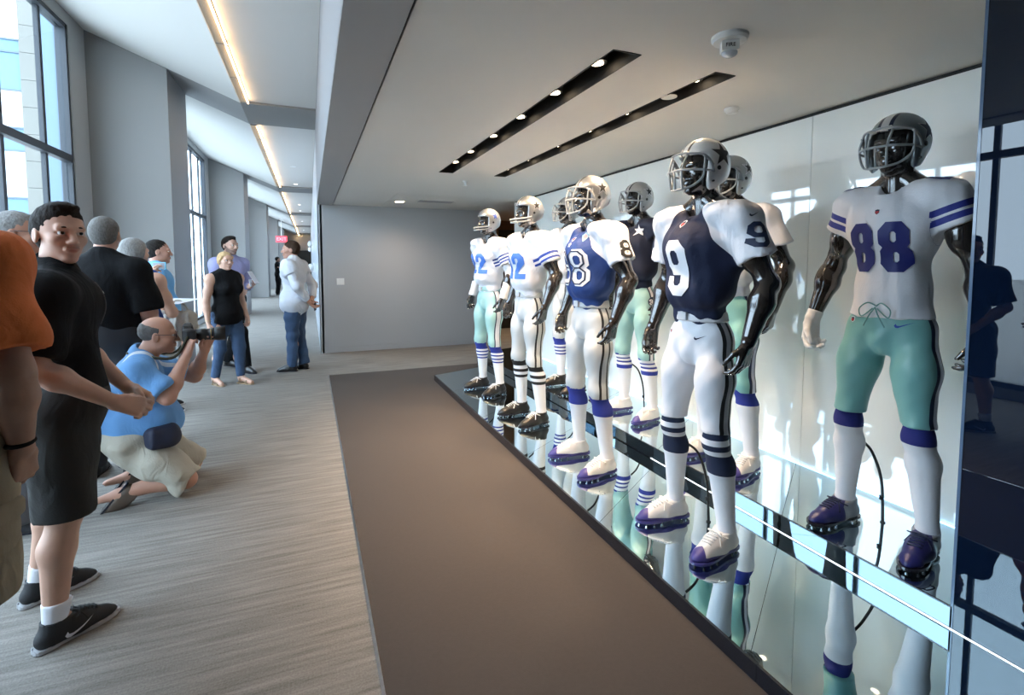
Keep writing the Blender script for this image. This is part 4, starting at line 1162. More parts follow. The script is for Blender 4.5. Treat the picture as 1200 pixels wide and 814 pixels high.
decal('diamond_patch', bv, [(fan_polys([(0, 1), (1, 0.3), (0.8, 0.1), (0, -1), (-0.8, 0.1), (-1, 0.3)], 0.034), mat('patch_pale_blue', (0.25, 0.42, 0.5), 0.6), 0.003), (fan_polys([(0, 0.7), (0.6, 0.1), (0, -0.6), (-0.6, 0.1)], 0.03), mat('patch_pink', (0.6, 0.25, 0.25), 0.6), 0.004)], (0.3, 0.10, 1.60), (0, 1, 0), (0, 0, 1), jo, ray=(-1, 0, 0), n=(2, 2), reach=0.6)
for q in (1, -1):
    sleeve_num(jo, bv, '8', q, 1.515, 0.078, 0.112, 0.019, d_black, [(0.022, d_black, 0.0024), (0.014, d_white, 0.0042)])
    decal('star_emblem', bv, [(star_polys(0.085), d_navy, 0.003), (star_polys(0.074), d_white, 0.0036), (star_polys(0.062), d_navy, 0.0042), (star_polys(0.053), d_white, 0.0048)], (0.05, 0.21 * q, 1.95), (0.3, q, 0), (0, 0.3 * q, 1), jo, ray=(-0.6, -0.4 * q, -1), n=(3, 3), reach=0.8)
r9, jo, to, bv = mannequin((1.85, 1.97, E1), -179, 'mannequin in navy jersey 9 with white sleeves, white trousers and white helmet', 'short', J_9m, T_white, K_9, 'white', (WHI, st_white, star_all_black, 'cage', grey_mask), mat('white_belt', (0.72, 0.72, 0.75), 0.6), short_leg=True); r9.scale = (1.0, 1.0, 1.012)
num(jo, bv, '9', 1.385, 0.15, 0.27, 0.050, d_white); shield(jo, bv, (0.3, 0, 1.60), s=0.019)
for q in (1, -1):
    sleeve_num(jo, bv, '9', q, 1.535, 0.066, 0.112, 0.020, d_navy, x=0.018); swoosh(jo, bv, (0.02, 0.5 * q, 1.625), 0.026, d_navy, (-q, 0, 0), (0, 0, 1), (0, -q, 0))
swoosh(to, TR_B, (0.3, 0.095, 1.05), 0.030, d_navy); shield(to, TR_B, (0.3, -0.11, 1.06), s=0.012)
r, jo, to, bv = mannequin((2.62, 3.54, E2), -175, 'mannequin in sleeveless navy jersey with white shoulder stars and teal trousers', 'vest', J_33m, T_teal33, K_33, 'white', (SIL, st_silver, star_black, 'cage', pale_mask))
for q in (1, -1): decal('star_emblem', bv, [(star_polys(0.052), d_white, 0.004)], (0.3, 0.125 * q, 1.60), (0, 1, 0), (0, 0, 1), jo, ray=(-1, 0, 0), n=(3, 3), reach=0.6)
circ = [(math.cos(i * PI / 8), math.sin(i * PI / 8)) for i in range(16)]
for q in (1, -1):
    decal('number', TR_B, [(fan_polys(circ, 0.043), d_navy, 0.003), (number_polys('33', 0.030, 0.045, 0.009), d_white, 0.0045)], (0.0, 0.4 * q, 1.01), (-q, 0, 0), (0, 0, 1), to, ray=(0, -q, 0), n=(2, 2), reach=0.6)
r, jo, to, bv = mannequin((2.54, 2.46, E2), -172, 'mannequin half hidden behind the navy jersey 9 mannequin, in teal trousers', 'short', J_wm, T_teal, sock_mat('sock_royal_narrow_top', [(0, w_), (0.44, rb)]), 'white', (('grey', None, 0.6), ('navy_pale', c_white, [(0.014, c_navy), (0.028, (0.42, 0.45, 0.45))]), star_black, 'cage', grey_mask))
r, jo, to, bv = mannequin((2.55, 1.485, E2), -176, 'mannequin in fitted white jersey 88 with satin teal trousers and dark grey helmet', 'fitted', J_88m, T_teal, K_88, 'navy', (('dark_grey', None, 0.7), st_grey, star_grey, 'cage', grey_mask, True), short_leg=True)
dn = mat('print_deep_navy', (0.012, 0.018, 0.15), 0.55)
num(jo, bv, '88', 1.405, 0.108, 0.225, 0.044, dn); shield(jo, bv, (0.3, 0, 1.565))
for q in (1, -1): top_num(jo, bv, '8', q, 0.02, 0.175, 0.085, 0.075, 0.02, dn)
swoosh(to, TR_B, (0.3, 0.10, 1.055), 0.034, d_blue); shield(to, TR_B, (0.3, -0.12, 1.06), s=0.015)
S = Sdf(); w = J88['wristR']; S.cone(w + (J88['elbowR'] - w) * 0.10, w, 0.036, 0.034, 0.02); hand_sdf(S, w, J88['hdR'], J88['hnR'], 1, curl=(0.55, 0.65, 0.7, 0.75), thumb=0.5, sc=1.16, spread=0.08); S.infl = 0.002
link('glove', mesh_np('glove', *S.mesh(0.0055)), mat('white_glove', (0.72, 0.72, 0.74), 0.6), r)
lc = MB()
for q in (1, -1):
    lc.tube(spline([(0.112, 0, 1.135), (0.128, 0.03 * q, 1.15), (0.127, 0.065 * q, 1.12), (0.125, 0.055 * q, 1.085), (0.123, 0.01 * q, 1.125)], 6), 0.003, 6).tube(spline([(0.124, 0, 1.13), (0.132, 0.02 * q, 1.09), (0.127, 0.045 * q, 1.04)], 6), 0.003, 6)
lc.build('drawstring', mat('teal_cord', (0.12, 0.28, 0.27), 0.7), r, True, loc=(0.012, 0, 0))
r, jo, to, bv = mannequin((2.52, 4.58, E2), -176, 'mannequin mostly hidden behind the blue jersey 88 mannequin, black shoe showing', 'short', J_wm, T_silver, K_22, 'black', (SIL, st_blue, star_blue, 'cage', pale_mask))

# ================================================================== people
def skin_mat(name, c, lipc, stub=0.0):
    m = mat(name, c, 0.5, bump=0.04, bscale=250, var=0.06, vscale=25)
    n = m.node_tree.nodes; l = m.node_tree.links; b = n['Principled BSDF']
    src = b.inputs['Base Color'].links[0].from_socket
    for an, cc, am in (('lip', lipc, 0.8), ('beard', tuple(v * 0.35 for v in c), stub)):
        if am <= 0: continue
        at = n.new('ShaderNodeAttribute'); at.attribute_name = an
        mu = n.new('ShaderNodeMath'); mu.operation = 'MULTIPLY'; mu.inputs[1].default_value = am; l.new(at.outputs['Fac'], mu.inputs[0])
        mx = n.new('ShaderNodeMix'); mx.data_type = 'RGBA'; mx.inputs[7].default_value = tuple(cc) + (1,)
        l.new(mu.outputs[0], mx.inputs[0]); l.new(src, mx.inputs[6]); src = mx.outputs[2]
    l.new(src, b.inputs['Base Color'])
    b.inputs['Subsurface Weight'].default_value = 0.08; b.inputs['Subsurface Radius'].default_value = (0.012, 0.005, 0.003)
    return m
SK_FAIR = skin_mat('skin_fair', (0.56, 0.33, 0.24), (0.42, 0.16, 0.13), 0.10)
SK_RUDDY = skin_mat('skin_ruddy', (0.50, 0.26, 0.18), (0.36, 0.13, 0.11), 0.15)
SK_BEARD = skin_mat('skin_bearded', (0.52, 0.31, 0.23), (0.38, 0.15, 0.12), 0.9)
SK_TAN = skin_mat('skin_tan', (0.34, 0.18, 0.12), (0.26, 0.10, 0.08), 0.15)
def hair_mat(name, c, c2):
    m = mat(name, c, 0.75, bump=0.5, bscale=90, spec=0.15)
    n = m.node_tree.nodes; l = m.node_tree.links; b = n['Principled BSDF']
    tc = n.new('ShaderNodeTexCoord'); mp = n.new('ShaderNodeMapping'); mp.inputs['Scale'].default_value = (40, 120, 30); no = n.new('ShaderNodeTexNoise'); no.inputs['Scale'].default_value = 1.5
    mx = n.new('ShaderNodeMix'); mx.data_type = 'RGBA'; mx.inputs[6].default_value = tuple(c) + (1,); mx.inputs[7].default_value = tuple(c2) + (1,)
    l.new(tc.outputs['Object'], mp.inputs[0]); l.new(mp.outputs[0], no.inputs['Vector']); l.new(no.outputs['Fac'], mx.inputs[0]); l.new(mx.outputs[2], b.inputs['Base Color'])
    return m
H_DARK = hair_mat('hair_dark_brown', (0.007, 0.005, 0.004), (0.020, 0.013, 0.009)); H_GREY = hair_mat('hair_grey', (0.06, 0.055, 0.05), (0.20, 0.19, 0.18))
H_SILVER = hair_mat('hair_silver', (0.14, 0.135, 0.13), (0.36, 0.35, 0.34)); H_BLOND = hair_mat('hair_blond', (0.34, 0.20, 0.09), (0.62, 0.44, 0.24)); H_BLACK = hair_mat('hair_black', (0.010, 0.008, 0.007), (0.025, 0.020, 0.017))
H_BROWN = hair_mat('hair_brown', (0.03, 0.016, 0.010), (0.07, 0.04, 0.025))
eye_m = ramp_mat('eyeball', 'obj:x', [(-0.02, (0.65, 0.62, 0.60)), (0.0090, (0.06, 0.05, 0.04)), (0.0106, (0.004, 0.004, 0.004))], 0.08, scale=(10.0, 0.5), bump=0.0)
_eb = MB()
def _sphere_me(r):
    bm = bmesh.new(); bmesh.ops.create_uvsphere(bm, u_segments=20, v_segments=12, radius=r)
    me = bpy.data.meshes.new('eye'); bm.to_mesh(me); bm.free(); me.polygons.foreach_set('use_smooth', [True] * len(me.polygons)); return me
EYE = _sphere_me(0.0118)

def axes(j):
    ax = unit(j['neck'] - j['pelvis']); lr = unit(j['shL'] - j['shR']); fw = unit(np.cross(lr, ax))
    return ax, lr, fw

def build_body(j, res=0.013, hand=0.0058, headres=0.005, curlL=(0.4, 0.5, 0.6, 0.7), curlR=(0.4, 0.5, 0.6, 0.7), thL=0.4, thR=0.4, detail=True, arm=1.0, leg=1.0, female=False, belly=0.0, jaw=1.0, fat=1.0, hs=1.0, spread=0.06, barefoot=False):
    parts = []; attrs = []
    S = Sdf(); torso_sdf(S, j, 0.93, belly * 0.8, female=female); limb_sdf(S, j, arm, leg, up_only=True, barefoot=barefoot); parts.append(S.mesh(res))
    for s in ('L', 'R'):
        S = Sdf(); a, e, w = j['sh' + s], j['elbow' + s], j['wrist' + s]
        S.cone(a + (e - a) * 0.3, a + (e - a) * 0.5, 0.054 * arm * j['f'], 0.054 * arm * j['f'], 0.03); S.cone(a + (e - a) * 0.5, e, 0.054 * arm * j['f'], 0.042 * arm * j['f'], 0.03)
        forearm(S, j, s, arm)
        hand_sdf(S, w, j['hd' + s], j['hn' + s], -1 if s == 'L' else 1, curl=curlL if s == 'L' else curlR, thumb=thL if s == 'L' else thR, sc=(1.04 if not female else 0.92) * j['f'], spread=spread)
        parts.append(S.mesh(hand))
    S = Sdf(); R, P = head_sdf(S, j, detail, jaw, fat, hs=hs); hv, hf = S.mesh(headres); parts.append((hv, hf))
    V, F = merge(parts)
    f = j['f'] * hs; L = (V - j['head']) @ R / f
    lip = np.clip(1.6 - np.sqrt(((L[:, 1]) / 0.021) ** 2 + ((L[:, 2] + 0.067) / 0.0115) ** 2) * 1.5, 0, 1) * (L[:, 0] > 0.07)
    zz = -0.028 - 0.03 * np.clip((L[:, 0] - 0.03) / 0.05, 0, 1) + 0.05 * np.clip((0.03 - L[:, 0]) / 0.04, 0, 1)
    beard = np.clip((zz - L[:, 2]) / 0.012, 0, 1) * (L[:, 0] > -0.012) * (L[:, 2] > -0.125) * (1 - lip)
    must = np.clip(1.3 - np.sqrt((L[:, 1] / 0.032) ** 2 + ((L[:, 2] + 0.053) / 0.012) ** 2), 0, 1) * (L[:, 0] > 0.07)
    near = np.linalg.norm(L, axis=1) < 0.2
    return mesh_np('body', V, F, True, {'lip': lip * near, 'beard': np.maximum(beard, must) * near}), R, P

def face_parts(root, j, R, P, brow, hs=1.0):
    f = j['f'] * hs
    Rm = Matrix([[float(x) for x in row] for row in R])
    for q in (1, -1):
        o = with_mat('eye', EYE, eye_m, root, tuple(map(float, P(0.0808, q * 0.0315, 0.004)))); o.rotation_euler = Rm.to_euler(); o.scale = (f, f, f)
    b = MB()
    for q in (1, -1): b.tube(spline([tuple(P(0.091, q * 0.012, 0.022)), tuple(P(0.0935, q * 0.028, 0.027)), tuple(P(0.082, q * 0.050, 0.021))], 4), [0.0022, 0.003, 0.0034, 0.0036, 0.0036, 0.0032, 0.0028, 0.0022, 0.0014], 6)
    b.build('eyebrows', brow, root, True)

def hair(root, j, R, P, m, style='short', hs=1.0, vol=1.0, seed=1, res=0.0055):
    f = j['f'] * hs; S = Sdf()
    def N(x, y, z): return R @ np.array((x, y, z))
    if style == 'bald_top':
        S.ell(P(-0.016, 0, 0.030), np.array((0.100, 0.081, 0.088)) * f, 0.02, R)
        S.cut(P(0, 0, 0.052), N(0.30, 0, 0.95)); S.cut(P(-0.006, 0, -0.01), N(0.85, 0, -0.25)); S.cut(P(0, 0, -0.07), N(0, 0, -1))
    else:
        S.ell(P(-0.020, 0, 0.042), np.array((0.101 * vol, 0.0795 * vol, 0.085 * vol)) * f, 0.02, R)
        S.ell(P(-0.042, 0, 0.0), np.array((0.072 * vol, 0.074 * vol, 0.082)) * f, 0.03, R)
        if style == 'quiff': S.ell(P(0.030, 0, 0.110), np.array((0.050, 0.050, 0.020)) * f, 0.03, R)
        if style == 'ponytail':
            S.ell(P(-0.115, 0, 0.015), np.array((0.040, 0.045, 0.045)) * f, 0.02, R); S.cone(P(-0.13, 0, 0.0), P(-0.12, 0.01, -0.12), 0.028 * f, 0.016 * f, 0.02)
            for q in (1, -1): S.cone(P(0.04, 0.072 * q, 0.05), P(-0.03, 0.083 * q, -0.03), 0.014 * f, 0.012 * f, 0.02)
        if style == 'bob':
            S.ell(P(-0.035, 0, -0.015), np.array((0.085, 0.092, 0.085)) * f, 0.03, R)
        ln = 0.80 if style != 'bob' else 0.86
        S.cut(P(0.078, 0, 0.066), N(ln, 0, -math.sqrt(1 - ln * ln)))
        S.cut(P(0, 0, -0.078 if style != 'bob' else -0.09), N(0, 0, -1)) if style != 'ponytail' else None
    S.disp = (0.0009, 95, seed)
    return link('hair', mesh_np('hair', *S.mesh(res)), m, root)

def shirt(root, j, m, frac=0.55, hem=0.12, infl=0.022, belly=0.0, female=False, name='shirt', sleeveless=False, res=0.011, disp=(0.004, 11, 2), attr=None, cuff=0.94, flare=0.0, collar=None, neck=0.066):
    f = j['f']; ax, lr, fw = axes(j); parts = []
    S = Sdf(); torso_sdf(S, j, 1.0, belly, female=female)
    if flare: S.ell(j['pelvis'] - ax * 0.02, (0.15 * f, 0.19 * f, 0.16 * f), 0.06)
    for s in ('L', 'R'):
        a, e = j['sh' + s], j['elbow' + s]
        if sleeveless: continue
        S.ell(a - ax * 0.01, (0.058 * f,) * 3, 0.05)
        if frac <= 1: S.sleeve(a, a + (e - a) * frac, 0.054 * f, 0.064 * f, 0.04)
        else: S.sleeve(a, a + (e - a) * 0.3, 0.055 * f, 0.055 * f, 0.04)
    if sleeveless:
        for s in ('L', 'R'):
            o = unit(j['sh' + s] - j['neck']); S.cut(j['sh' + s] - lr * (0.025 if s == 'L' else -0.025), lr * (1 if s == 'L' else -1))
    S.infl = infl; S.disp = disp
    S.cut(j['pelvis'] - ax * hem * f, -ax)
    S.sub_cone(j['neck'] + ax * 0.012, j['neck'] + ax * 0.25 + fw * 0.02, neck * f, neck * f * 1.2, 0.006)
    parts.append(S.mesh(res))
    if frac > 1 and not sleeveless:
        for s in ('L', 'R'):
            a, e, w = j['sh' + s], j['elbow' + s], j['wrist' + s]; T = Sdf()
            T.ell(a - ax * 0.01, (0.054 * f,) * 3, 0.04); T.cone(a, e, 0.050 * f, 0.043 * f, 0.03); T.sleeve(e, e + (w - e) * cuff, 0.043 * f, 0.036 * f, 0.03); T.infl = 0.016; T.disp = (min(disp[0], 0.004), disp[1] * 2, disp[2] + 1); parts.append(T.mesh(res))
    V, F = merge(parts)
    o = link(name, mesh_np(name, V, F, True, attr(V) if attr else None), m, root)
    if collar is not None:
        T = Sdf(); nk = j['neck']; T.cone(nk - ax * 0.022 + fw * 0.0, nk + ax * 0.022 + fw * 0.004, 0.078 * f, 0.070 * f, 0.01); T.sub_cone(nk - ax * 0.1, nk + ax * 0.2, 0.062 * f, 0.062 * f, 0.004); T.cut(nk + ax * 0.032 + fw * 0.0, ax * 1.0 + fw * 0.35); T.sub_cone(nk + fw * 0.06 + ax * 0.05, nk + fw * 0.09 - ax * 0.03, 0.022 * f, 0.006 * f, 0.004)
        link('collar', mesh_np('collar', *T.mesh(0.0065)), collar, o)
    return o

def legs(root, j, m, to=0.9, infl=0.02, name='trousers', shin=None, res=0.012, disp=(0.004, 10, 5), wide=1.0, top=0.09, rend=None):
    """to: fraction of the thigh covered (shorts); shin: fraction of the shin covered (long trousers)"""
    f = j['f']; S = Sdf(); ax, lr, fw = axes(j); hl = unit(j['hipL'] - j['hipR'])
    fwh = unit(np.cross(hl, ax)); Rh = np.array([fwh, hl, np.cross(fwh, hl)]).T
    S.ell(j['pelvis'], (0.125 * f, 0.172 * f, 0.13 * f), 0.05, Rh); S.cone(j['pelvis'], j['pelvis'] + ax * 0.09 * f, 0.11 * f, 0.11 * f, 0.05)
    for s in ('L', 'R'):
        h, k, n = j['hip' + s], j['knee' + s], j['ankle' + s]
        m1 = h + (k - h) * 0.45
        S.cone(h, m1, 0.100 * f * wide, 0.086 * f * wide, 0.05)
        if shin is None: S.sleeve(m1, h + (k - h) * to, 0.086 * f * wide, (rend or 0.080) * f * wide, 0.04)
        else: S.cone(m1, k, 0.086 * f * wide, 0.066 * f * wide, 0.04); S.sleeve(k, k + (n - k) * shin, 0.066 * f * wide, (rend or 0.058) * f * wide, 0.03)
    S.infl = infl; S.disp = disp; S.cut(j['pelvis'] + ax * top * f, ax)
    return link(name, mesh_np(name, *S.mesh(res)), m, root)

def shoe_on(root, j, s, m, sole, lace=None, scale=0.93, drop=0.012, pitch=0.0, swooshed=None, label=None):
    n, t = j['ankle' + s], j['toe' + s]; d = shoe_data(); yaw = math.atan2(t[1] - n[1], t[0] - n[0])
    so = with_mat('shoe', d['upper'], m, root, (float(n[0]) + 0.02 * math.cos(yaw), float(n[1]) + 0.02 * math.sin(yaw), float(n[2]) - 0.085 - drop), (0, pitch, yaw)); so.scale = (scale,) * 3
    with_mat('sole', d['sole'], sole, so)
    if lace is not None: with_mat('laces', d['laces'], lace, so)
    if swooshed is not None:
        for q in (1, -1): decal('swoosh_emblem', SHOE_BV, [(swoosh_polys(0.052), swooshed, 0.002)], (0.045, 0.3 * q, 0.055), (q * -1, 0, 0) if q == 1 else (1, 0, 0), (0, 0, 1), so, ray=(0, -q, 0), n=(4, 2), reach=0.6)
    return so
SHOE_BV = bvh_of(SHOE_V, SHOE_F)

def sock_on(root, j, s, m, up=0.25):
    k, n = j['knee' + s], j['ankle' + s]; S = Sdf(); f = j['f']
    S.sleeve(n - (k - n) * 0.02, n + (k - n) * up, 0.0385 * f, 0.050 * f, 0.01); return link('sock', mesh_np('sock', *S.mesh(0.007)), m, root)

def person(loc, ang, label):
    return tag(empty('person', loc, math.radians(ang)), label, 'person', None)
def to_world(loc, ang, p):
    c, s = math.cos(math.radians(ang)), math.sin(math.radians(ang))
    return (loc[0] + p[0] * c - p[1] * s, loc[1] + p[0] * s + p[1] * c, loc[2] + p[2])
def aim(a, z=0.0): a = math.radians(a); return (math.cos(a), math.sin(a), z)

# ---- man in the orange t-shirt, cut by the left edge
A = 78; L0 = (-1.09, 1.98, 0)
j = skeleton(1.88, elbowR=(-0.06, -0.30, 1.18), wristR=(0.02, -0.26, 0.93), hdR=(0.35, 0.25, -1), kneeR=(-0.06, -0.12, 0.52), ankleR=(-0.20, -0.13, 0.09), toeR=(-0.03, -0.15, 0.03), elbowL=(-0.02, 0.29, 1.15), wristL=(0.14, 0.22, 0.98), hdL=(0.8, -0.3, -0.3), face=aim(-25))
p = person(L0, A, 'person in an orange t-shirt and khaki cargo shorts, hand in pocket, cut by the frame')
me, R, P = build_body(j, belly=0.05, arm=1.15); link('body', me, SK_TAN, p); face_parts(p, j, R, P, H_DARK); hair(p, j, R, P, H_DARK, seed=2)
shirt(p, j, mat('orange_cotton', (0.62, 0.15, 0.035), 0.85, bump=0.1, bscale=200), 0.72, 0.15, 0.034, belly=0.05, disp=(0.005, 9, 3))
sh = legs(p, j, mat('khaki_cotton', (0.27, 0.22, 0.15), 0.85, bump=0.12, bscale=180), 0.97, 0.030, 'shorts', wide=1.12, rend=0.098, disp=(0.005, 9, 6))
S = Sdf(); kk = j['hipR'] + (j['kneeR'] - j['hipR']) * 0.62; S.ell(kk + v3(0.0, -0.100, 0.0), (0.085, 0.045, 0.11), 0.03); S.box(kk + v3(0.0, -0.125, 0.06), (0.070, 0.022, 0.030), 0.01, 0.014); link('cargo_pocket', mesh_np('cargo_pocket', *S.mesh(0.008)), MATS['khaki_cotton'], sh)
MB().tube([(0.032 * math.cos(a) + 0.01, 0.032 * math.sin(a) - 0.263, 0.955 + 0.004 * math.cos(a)) for a in [i * PI / 8 for i in range(16)]], 0.008, 8, True).build('wristband', black_cloth, p, True)
for s in 'LR': shoe_on(p, j, s, mat('grey_shoe', (0.1, 0.1, 0.11), 0.6), white_plastic, lace_white)

# ---- man in the black polo looking round
A = 15; L0 = (-0.955, 2.57, 0)
j = skeleton(1.725, ankleR=(-0.05, -0.155, 0.088), toeR=(0.10, -0.08, 0.03), kneeR=(0.0, -0.125, 0.51), ankleL=(-0.14, 0.23, 0.088), toeL=(0.03, 0.30, 0.03), kneeL=(-0.03, 0.16, 0.51),
    elbowR=(-0.06, -0.25, 1.12), wristR=(0.17, -0.20, 0.94), hdR=(0.85, 0.25, -0.40), hnR=(0.1, 0.8, -0.5), elbowL=(0.03, 0.25, 1.13), wristL=(0.21, 0.11, 0.93), hdL=(0.7, -0.5, -0.55), hnL=(0.1, -0.8, -0.6), face=aim(-62, -0.04), head=(0.02, -0.01, 1.618))
p = person(L0, A, 'person in black polo, black shorts and black sneakers looking round towards the camera')
me, R, P = build_body(j, headres=0.0044, hand=0.005, arm=1.0, fat=0.95); link('body', me, SK_FAIR, p); face_parts(p, j, R, P, H_DARK); hair(p, j, R, P, H_DARK, 'quiff', seed=4, vol=1.02)
so = shirt(p, j, black_cloth, 0.80, 0.17, 0.024, collar=black_cloth, disp=(0.005, 9, 8))
_sv = [tuple(v.co) for v in so.data.vertices]; _sb = BVHTree.FromPolygons(_sv, [tuple(q.vertices) for q in so.data.polygons])
decal('placket', _sb, [([((-0.016, -0.09), (0.016, -0.09), (0.016, 0.09), (-0.016, 0.09))], mat('black_placket', (0.02, 0.02, 0.022), 0.8), 0.003)], (0.3, 0.0, 1.33), (0, 1, 0), (0, 0, 1), so, ray=(-1, 0, 0), n=(3, 8), reach=0.6)
decal('buttons', _sb, [(fan_polys([(math.cos(a * PI / 5), math.sin(a * PI / 5)) for a in range(10)], 0.006), white_plastic, 0.0045)], (0.3, 0.0, 1.375), (0, 1, 0), (0, 0, 1), so, ray=(-1, 0, 0), n=(1, 1), reach=0.6)
S = Sdf(); S.ell(j['neck'] + v3(0.03, -0.035, 0.004), (0.035, 0.035, 0.014), 0.01); link('undershirt', mesh_np('undershirt', *S.mesh(0.005)), d_white, so)
legs(p, j, mat('black_twill', (0.018, 0.017, 0.016), 0.85, bump=0.12, bscale=180), 0.98, 0.026, 'shorts', wide=0.96, rend=0.082)
BLK_SNK = mat('black_mesh_sneaker', (0.014, 0.014, 0.016), 0.7, bump=0.2, bscale=300)
for s in 'LR':
    sock_on(p, j, s, d_white, 0.20); so = shoe_on(p, j, s, BLK_SNK, mat('pale_foam_sole', (0.42, 0.42, 0.43), 0.6), mat('black_lace', (0.02, 0.02, 0.02), 0.8), swooshed=d_white)
    b = MB()
    for i in range(0, len(OUT), 2):
        x, y = OUT[i]; k2 = OUT[(i + 1) % len(OUT)]; b.prism([(x * 1.02, y * 1.03, 0.014), (k2[0] * 1.02, k2[1] * 1.03, 0.014), (k2[0] * 1.0, k2[1] * 1.0, 0.030), (x, y, 0.030)], (-0.02 * np.sign(x) * 0, -0.006 * np.sign(y), 0.0))
    b.build('midsole', mat('pale_foam_sole', (0.42, 0.42, 0.43), 0.6), so)

# ---- grey haired man with a red lanyard, far left
A = 12; L0 = (-1.52, 3.62, 0)
j = skeleton(1.78, face=aim(-4))
p = person(L0, A, 'person with grey hair, glasses and red lanyard at the left edge, looking right')
me, R, P = build_body(j, headres=0.005); link('body', me, SK_RUDDY, p); face_parts(p, j, R, P, H_GREY); hair(p, j, R, P, H_SILVER, seed=5)
shirt(p, j, mat('olive_shirt', (0.16, 0.17, 0.14), 0.85), 0.6, 0.12, 0.022, collar=MATS['olive_shirt'])
legs(p, j, mat('grey_trousers', (0.10, 0.10, 0.11), 0.85), shin=0.98)
for s in 'LR': shoe_on(p, j, s, BLK_SNK, shoe_sole)
b = MB(); 
for q in (1, -1): b.tube(spline([tuple(j['neck'] + v3(-0.07, 0.0, 0.03)), tuple(j['neck'] + v3(0.0, 0.09 * q, 0.01)), tuple(j['neck'] + v3(0.12, 0.06 * q, -0.05)), (0.165, 0.035 * q, 1.33), (0.160, 0.0, 1.20)], 6), 0.006, 6)
b.build('lanyard', mat('red_ribbon', (0.5, 0.03, 0.03), 0.6), p, True)
def glasses(p, R, P, m):
    b = MB()
    for q in (1, -1):
        b.tube([tuple(P(0.104 - 0.004 * math.cos(a) ** 2, q * 0.033 + 0.023 * math.cos(a), 0.002 + 0.016 * math.sin(a))) for a in [i * PI / 8 for i in range(16)]], 0.0016, 6, True)
        b.tube([tuple(P(0.100, q * 0.056, 0.006)), tuple(P(0.07, q * 0.076, 0.008)), tuple(P(-0.015, q * 0.083, 0.010))], 0.0017, 6)
    b.tube([tuple(P(0.106, -0.011, 0.006)), tuple(P(0.106, 0.011, 0.006))], 0.0016, 6)
    b.build('glasses', m, p, True)
glasses(p, R, P, dark_metal)

# ---- grey haired man in black, seen from behind
A = 78; L0 = (-1.31, 4.25, 0)
j = skeleton(1.81, face=aim(8), elbowR=(0.02, -0.25, 1.15), wristR=(0.24, -0.14, 1.02), hdR=(0.8, 0.5, 0.1), elbowL=(0.02, 0.25, 1.15), wristL=(0.24, 0.14, 1.02), hdL=(0.8, -0.5, 0.1))
p = person(L0, A, 'person with short grey hair in a black shirt, seen from behind')
me, R, P = build_body(j, belly=0.04, arm=1.1); link('body', me, SK_RUDDY, p); face_parts(p, j, R, P, H_GREY); hair(p, j, R, P, H_GREY, seed=6)
shirt(p, j, black_cloth, 0.85, 0.16, 0.026, belly=0.03, collar=black_cloth, disp=(0.006, 8, 4))
legs(p, j, mat('charcoal_trousers', (0.02, 0.02, 0.024), 0.85), shin=0.98)
for s in 'LR': shoe_on(p, j, s, BLK_SNK, shoe_sole)

# ---- grey haired woman photographing with a phone
A = 66; L5 = L0 = (-1.31, 4.85, 0); A5 = A
j = skeleton(1.69, face=aim(-8), elbowL=(0.17, 0.16, 1.19), wristL=(0.33, 0.13, 1.38), hdL=(0.55, -0.2, 0.8), hnL=(0.3, -1, 0.0), elbowR=(0.08, -0.24, 1.09), wristR=(0.27, -0.08, 1.11), hdR=(0.8, 0.5, 0.0), hnR=(0.1, 0.5, 0.8))
p = person(L0, A, 'person with short silver hair and royal blue sleeveless top, raising a pale blue phone')
me, R, P = build_body(j, female=True, arm=0.95, curlL=(0.5, 0.6, 0.7, 0.8), curlR=(0.5, 0.5, 0.5, 0.5), belly=0.03); link('body', me, SK_FAIR, p); face_parts(p, j, R, P, H_GREY); hair(p, j, R, P, H_SILVER, 'bob', vol=1.05, seed=7)
shirt(p, j, mat('royal_blue_top', (0.015, 0.10, 0.48), 0.7), 0.3, 0.14, 0.016, female=True, belly=0.03, sleeveless=True, name='top', disp=(0.003, 12, 4))
legs(p, j, mat('grey_green_trousers', (0.20, 0.22, 0.20), 0.85), shin=0.9)
for s in 'LR': shoe_on(p, j, s, mat('tan_shoe', (0.3, 0.22, 0.15), 0.6), shoe_sole, scale=0.85)
ph = tag(empty('smartphone', to_world(L0, A, (0.395, 0.09, 1.475)), math.radians(A)), 'pale blue smartphone raised by the silver haired person', 'phone')
MB().box(-0.005, 0.005, -0.06, 0.06, -0.032, 0.032).build('case', mat('pale_blue_case', (0.12, 0.50, 0.72), 0.35), ph)
MB().box(-0.0065, -0.005, -0.054, 0.054, -0.028, 0.028).build('screen', mat('phone_screen', (0.02, 0.02, 0.03), 0.1, emit=(0.3, 0.4, 0.5), estr=0.6), ph)
MB().box(0.005, 0.0065, 0.038, 0.054, 0.010, 0.026).build('lens', shoe_sole, ph)
pp = tag(empty('paper_sheet', to_world(L0, A, (0.42, -0.02, 1.16)), math.radians(A - 8)), 'white paper sheet held flat above the beige cloth bag', 'paper')
MB().obox((0, 0, 0), 0.24, 0.30, 0.003, Matrix.Rotation(-0.12, 3, 'Y')).build('sheet', d_white, pp)
bg = tag(empty('cloth_bag', to_world(L0, A, (0.40, -0.05, 0.87)), math.radians(A - 8)), 'beige cloth bag hanging from the silver haired person\'s forearm', 'bag')
S = Sdf(); S.ell((0, 0, 0.07), (0.10, 0.20, 0.13), 0.03); S.box((0, 0, 0.14), (0.06, 0.17, 0.06), 0.05, 0.03); S.disp = (0.008, 18, 3); link('pouch', mesh_np('pouch', *S.mesh(0.009)), mat('beige_canvas', (0.42, 0.38, 0.32), 0.85, bump=0.15, bscale=120), bg)
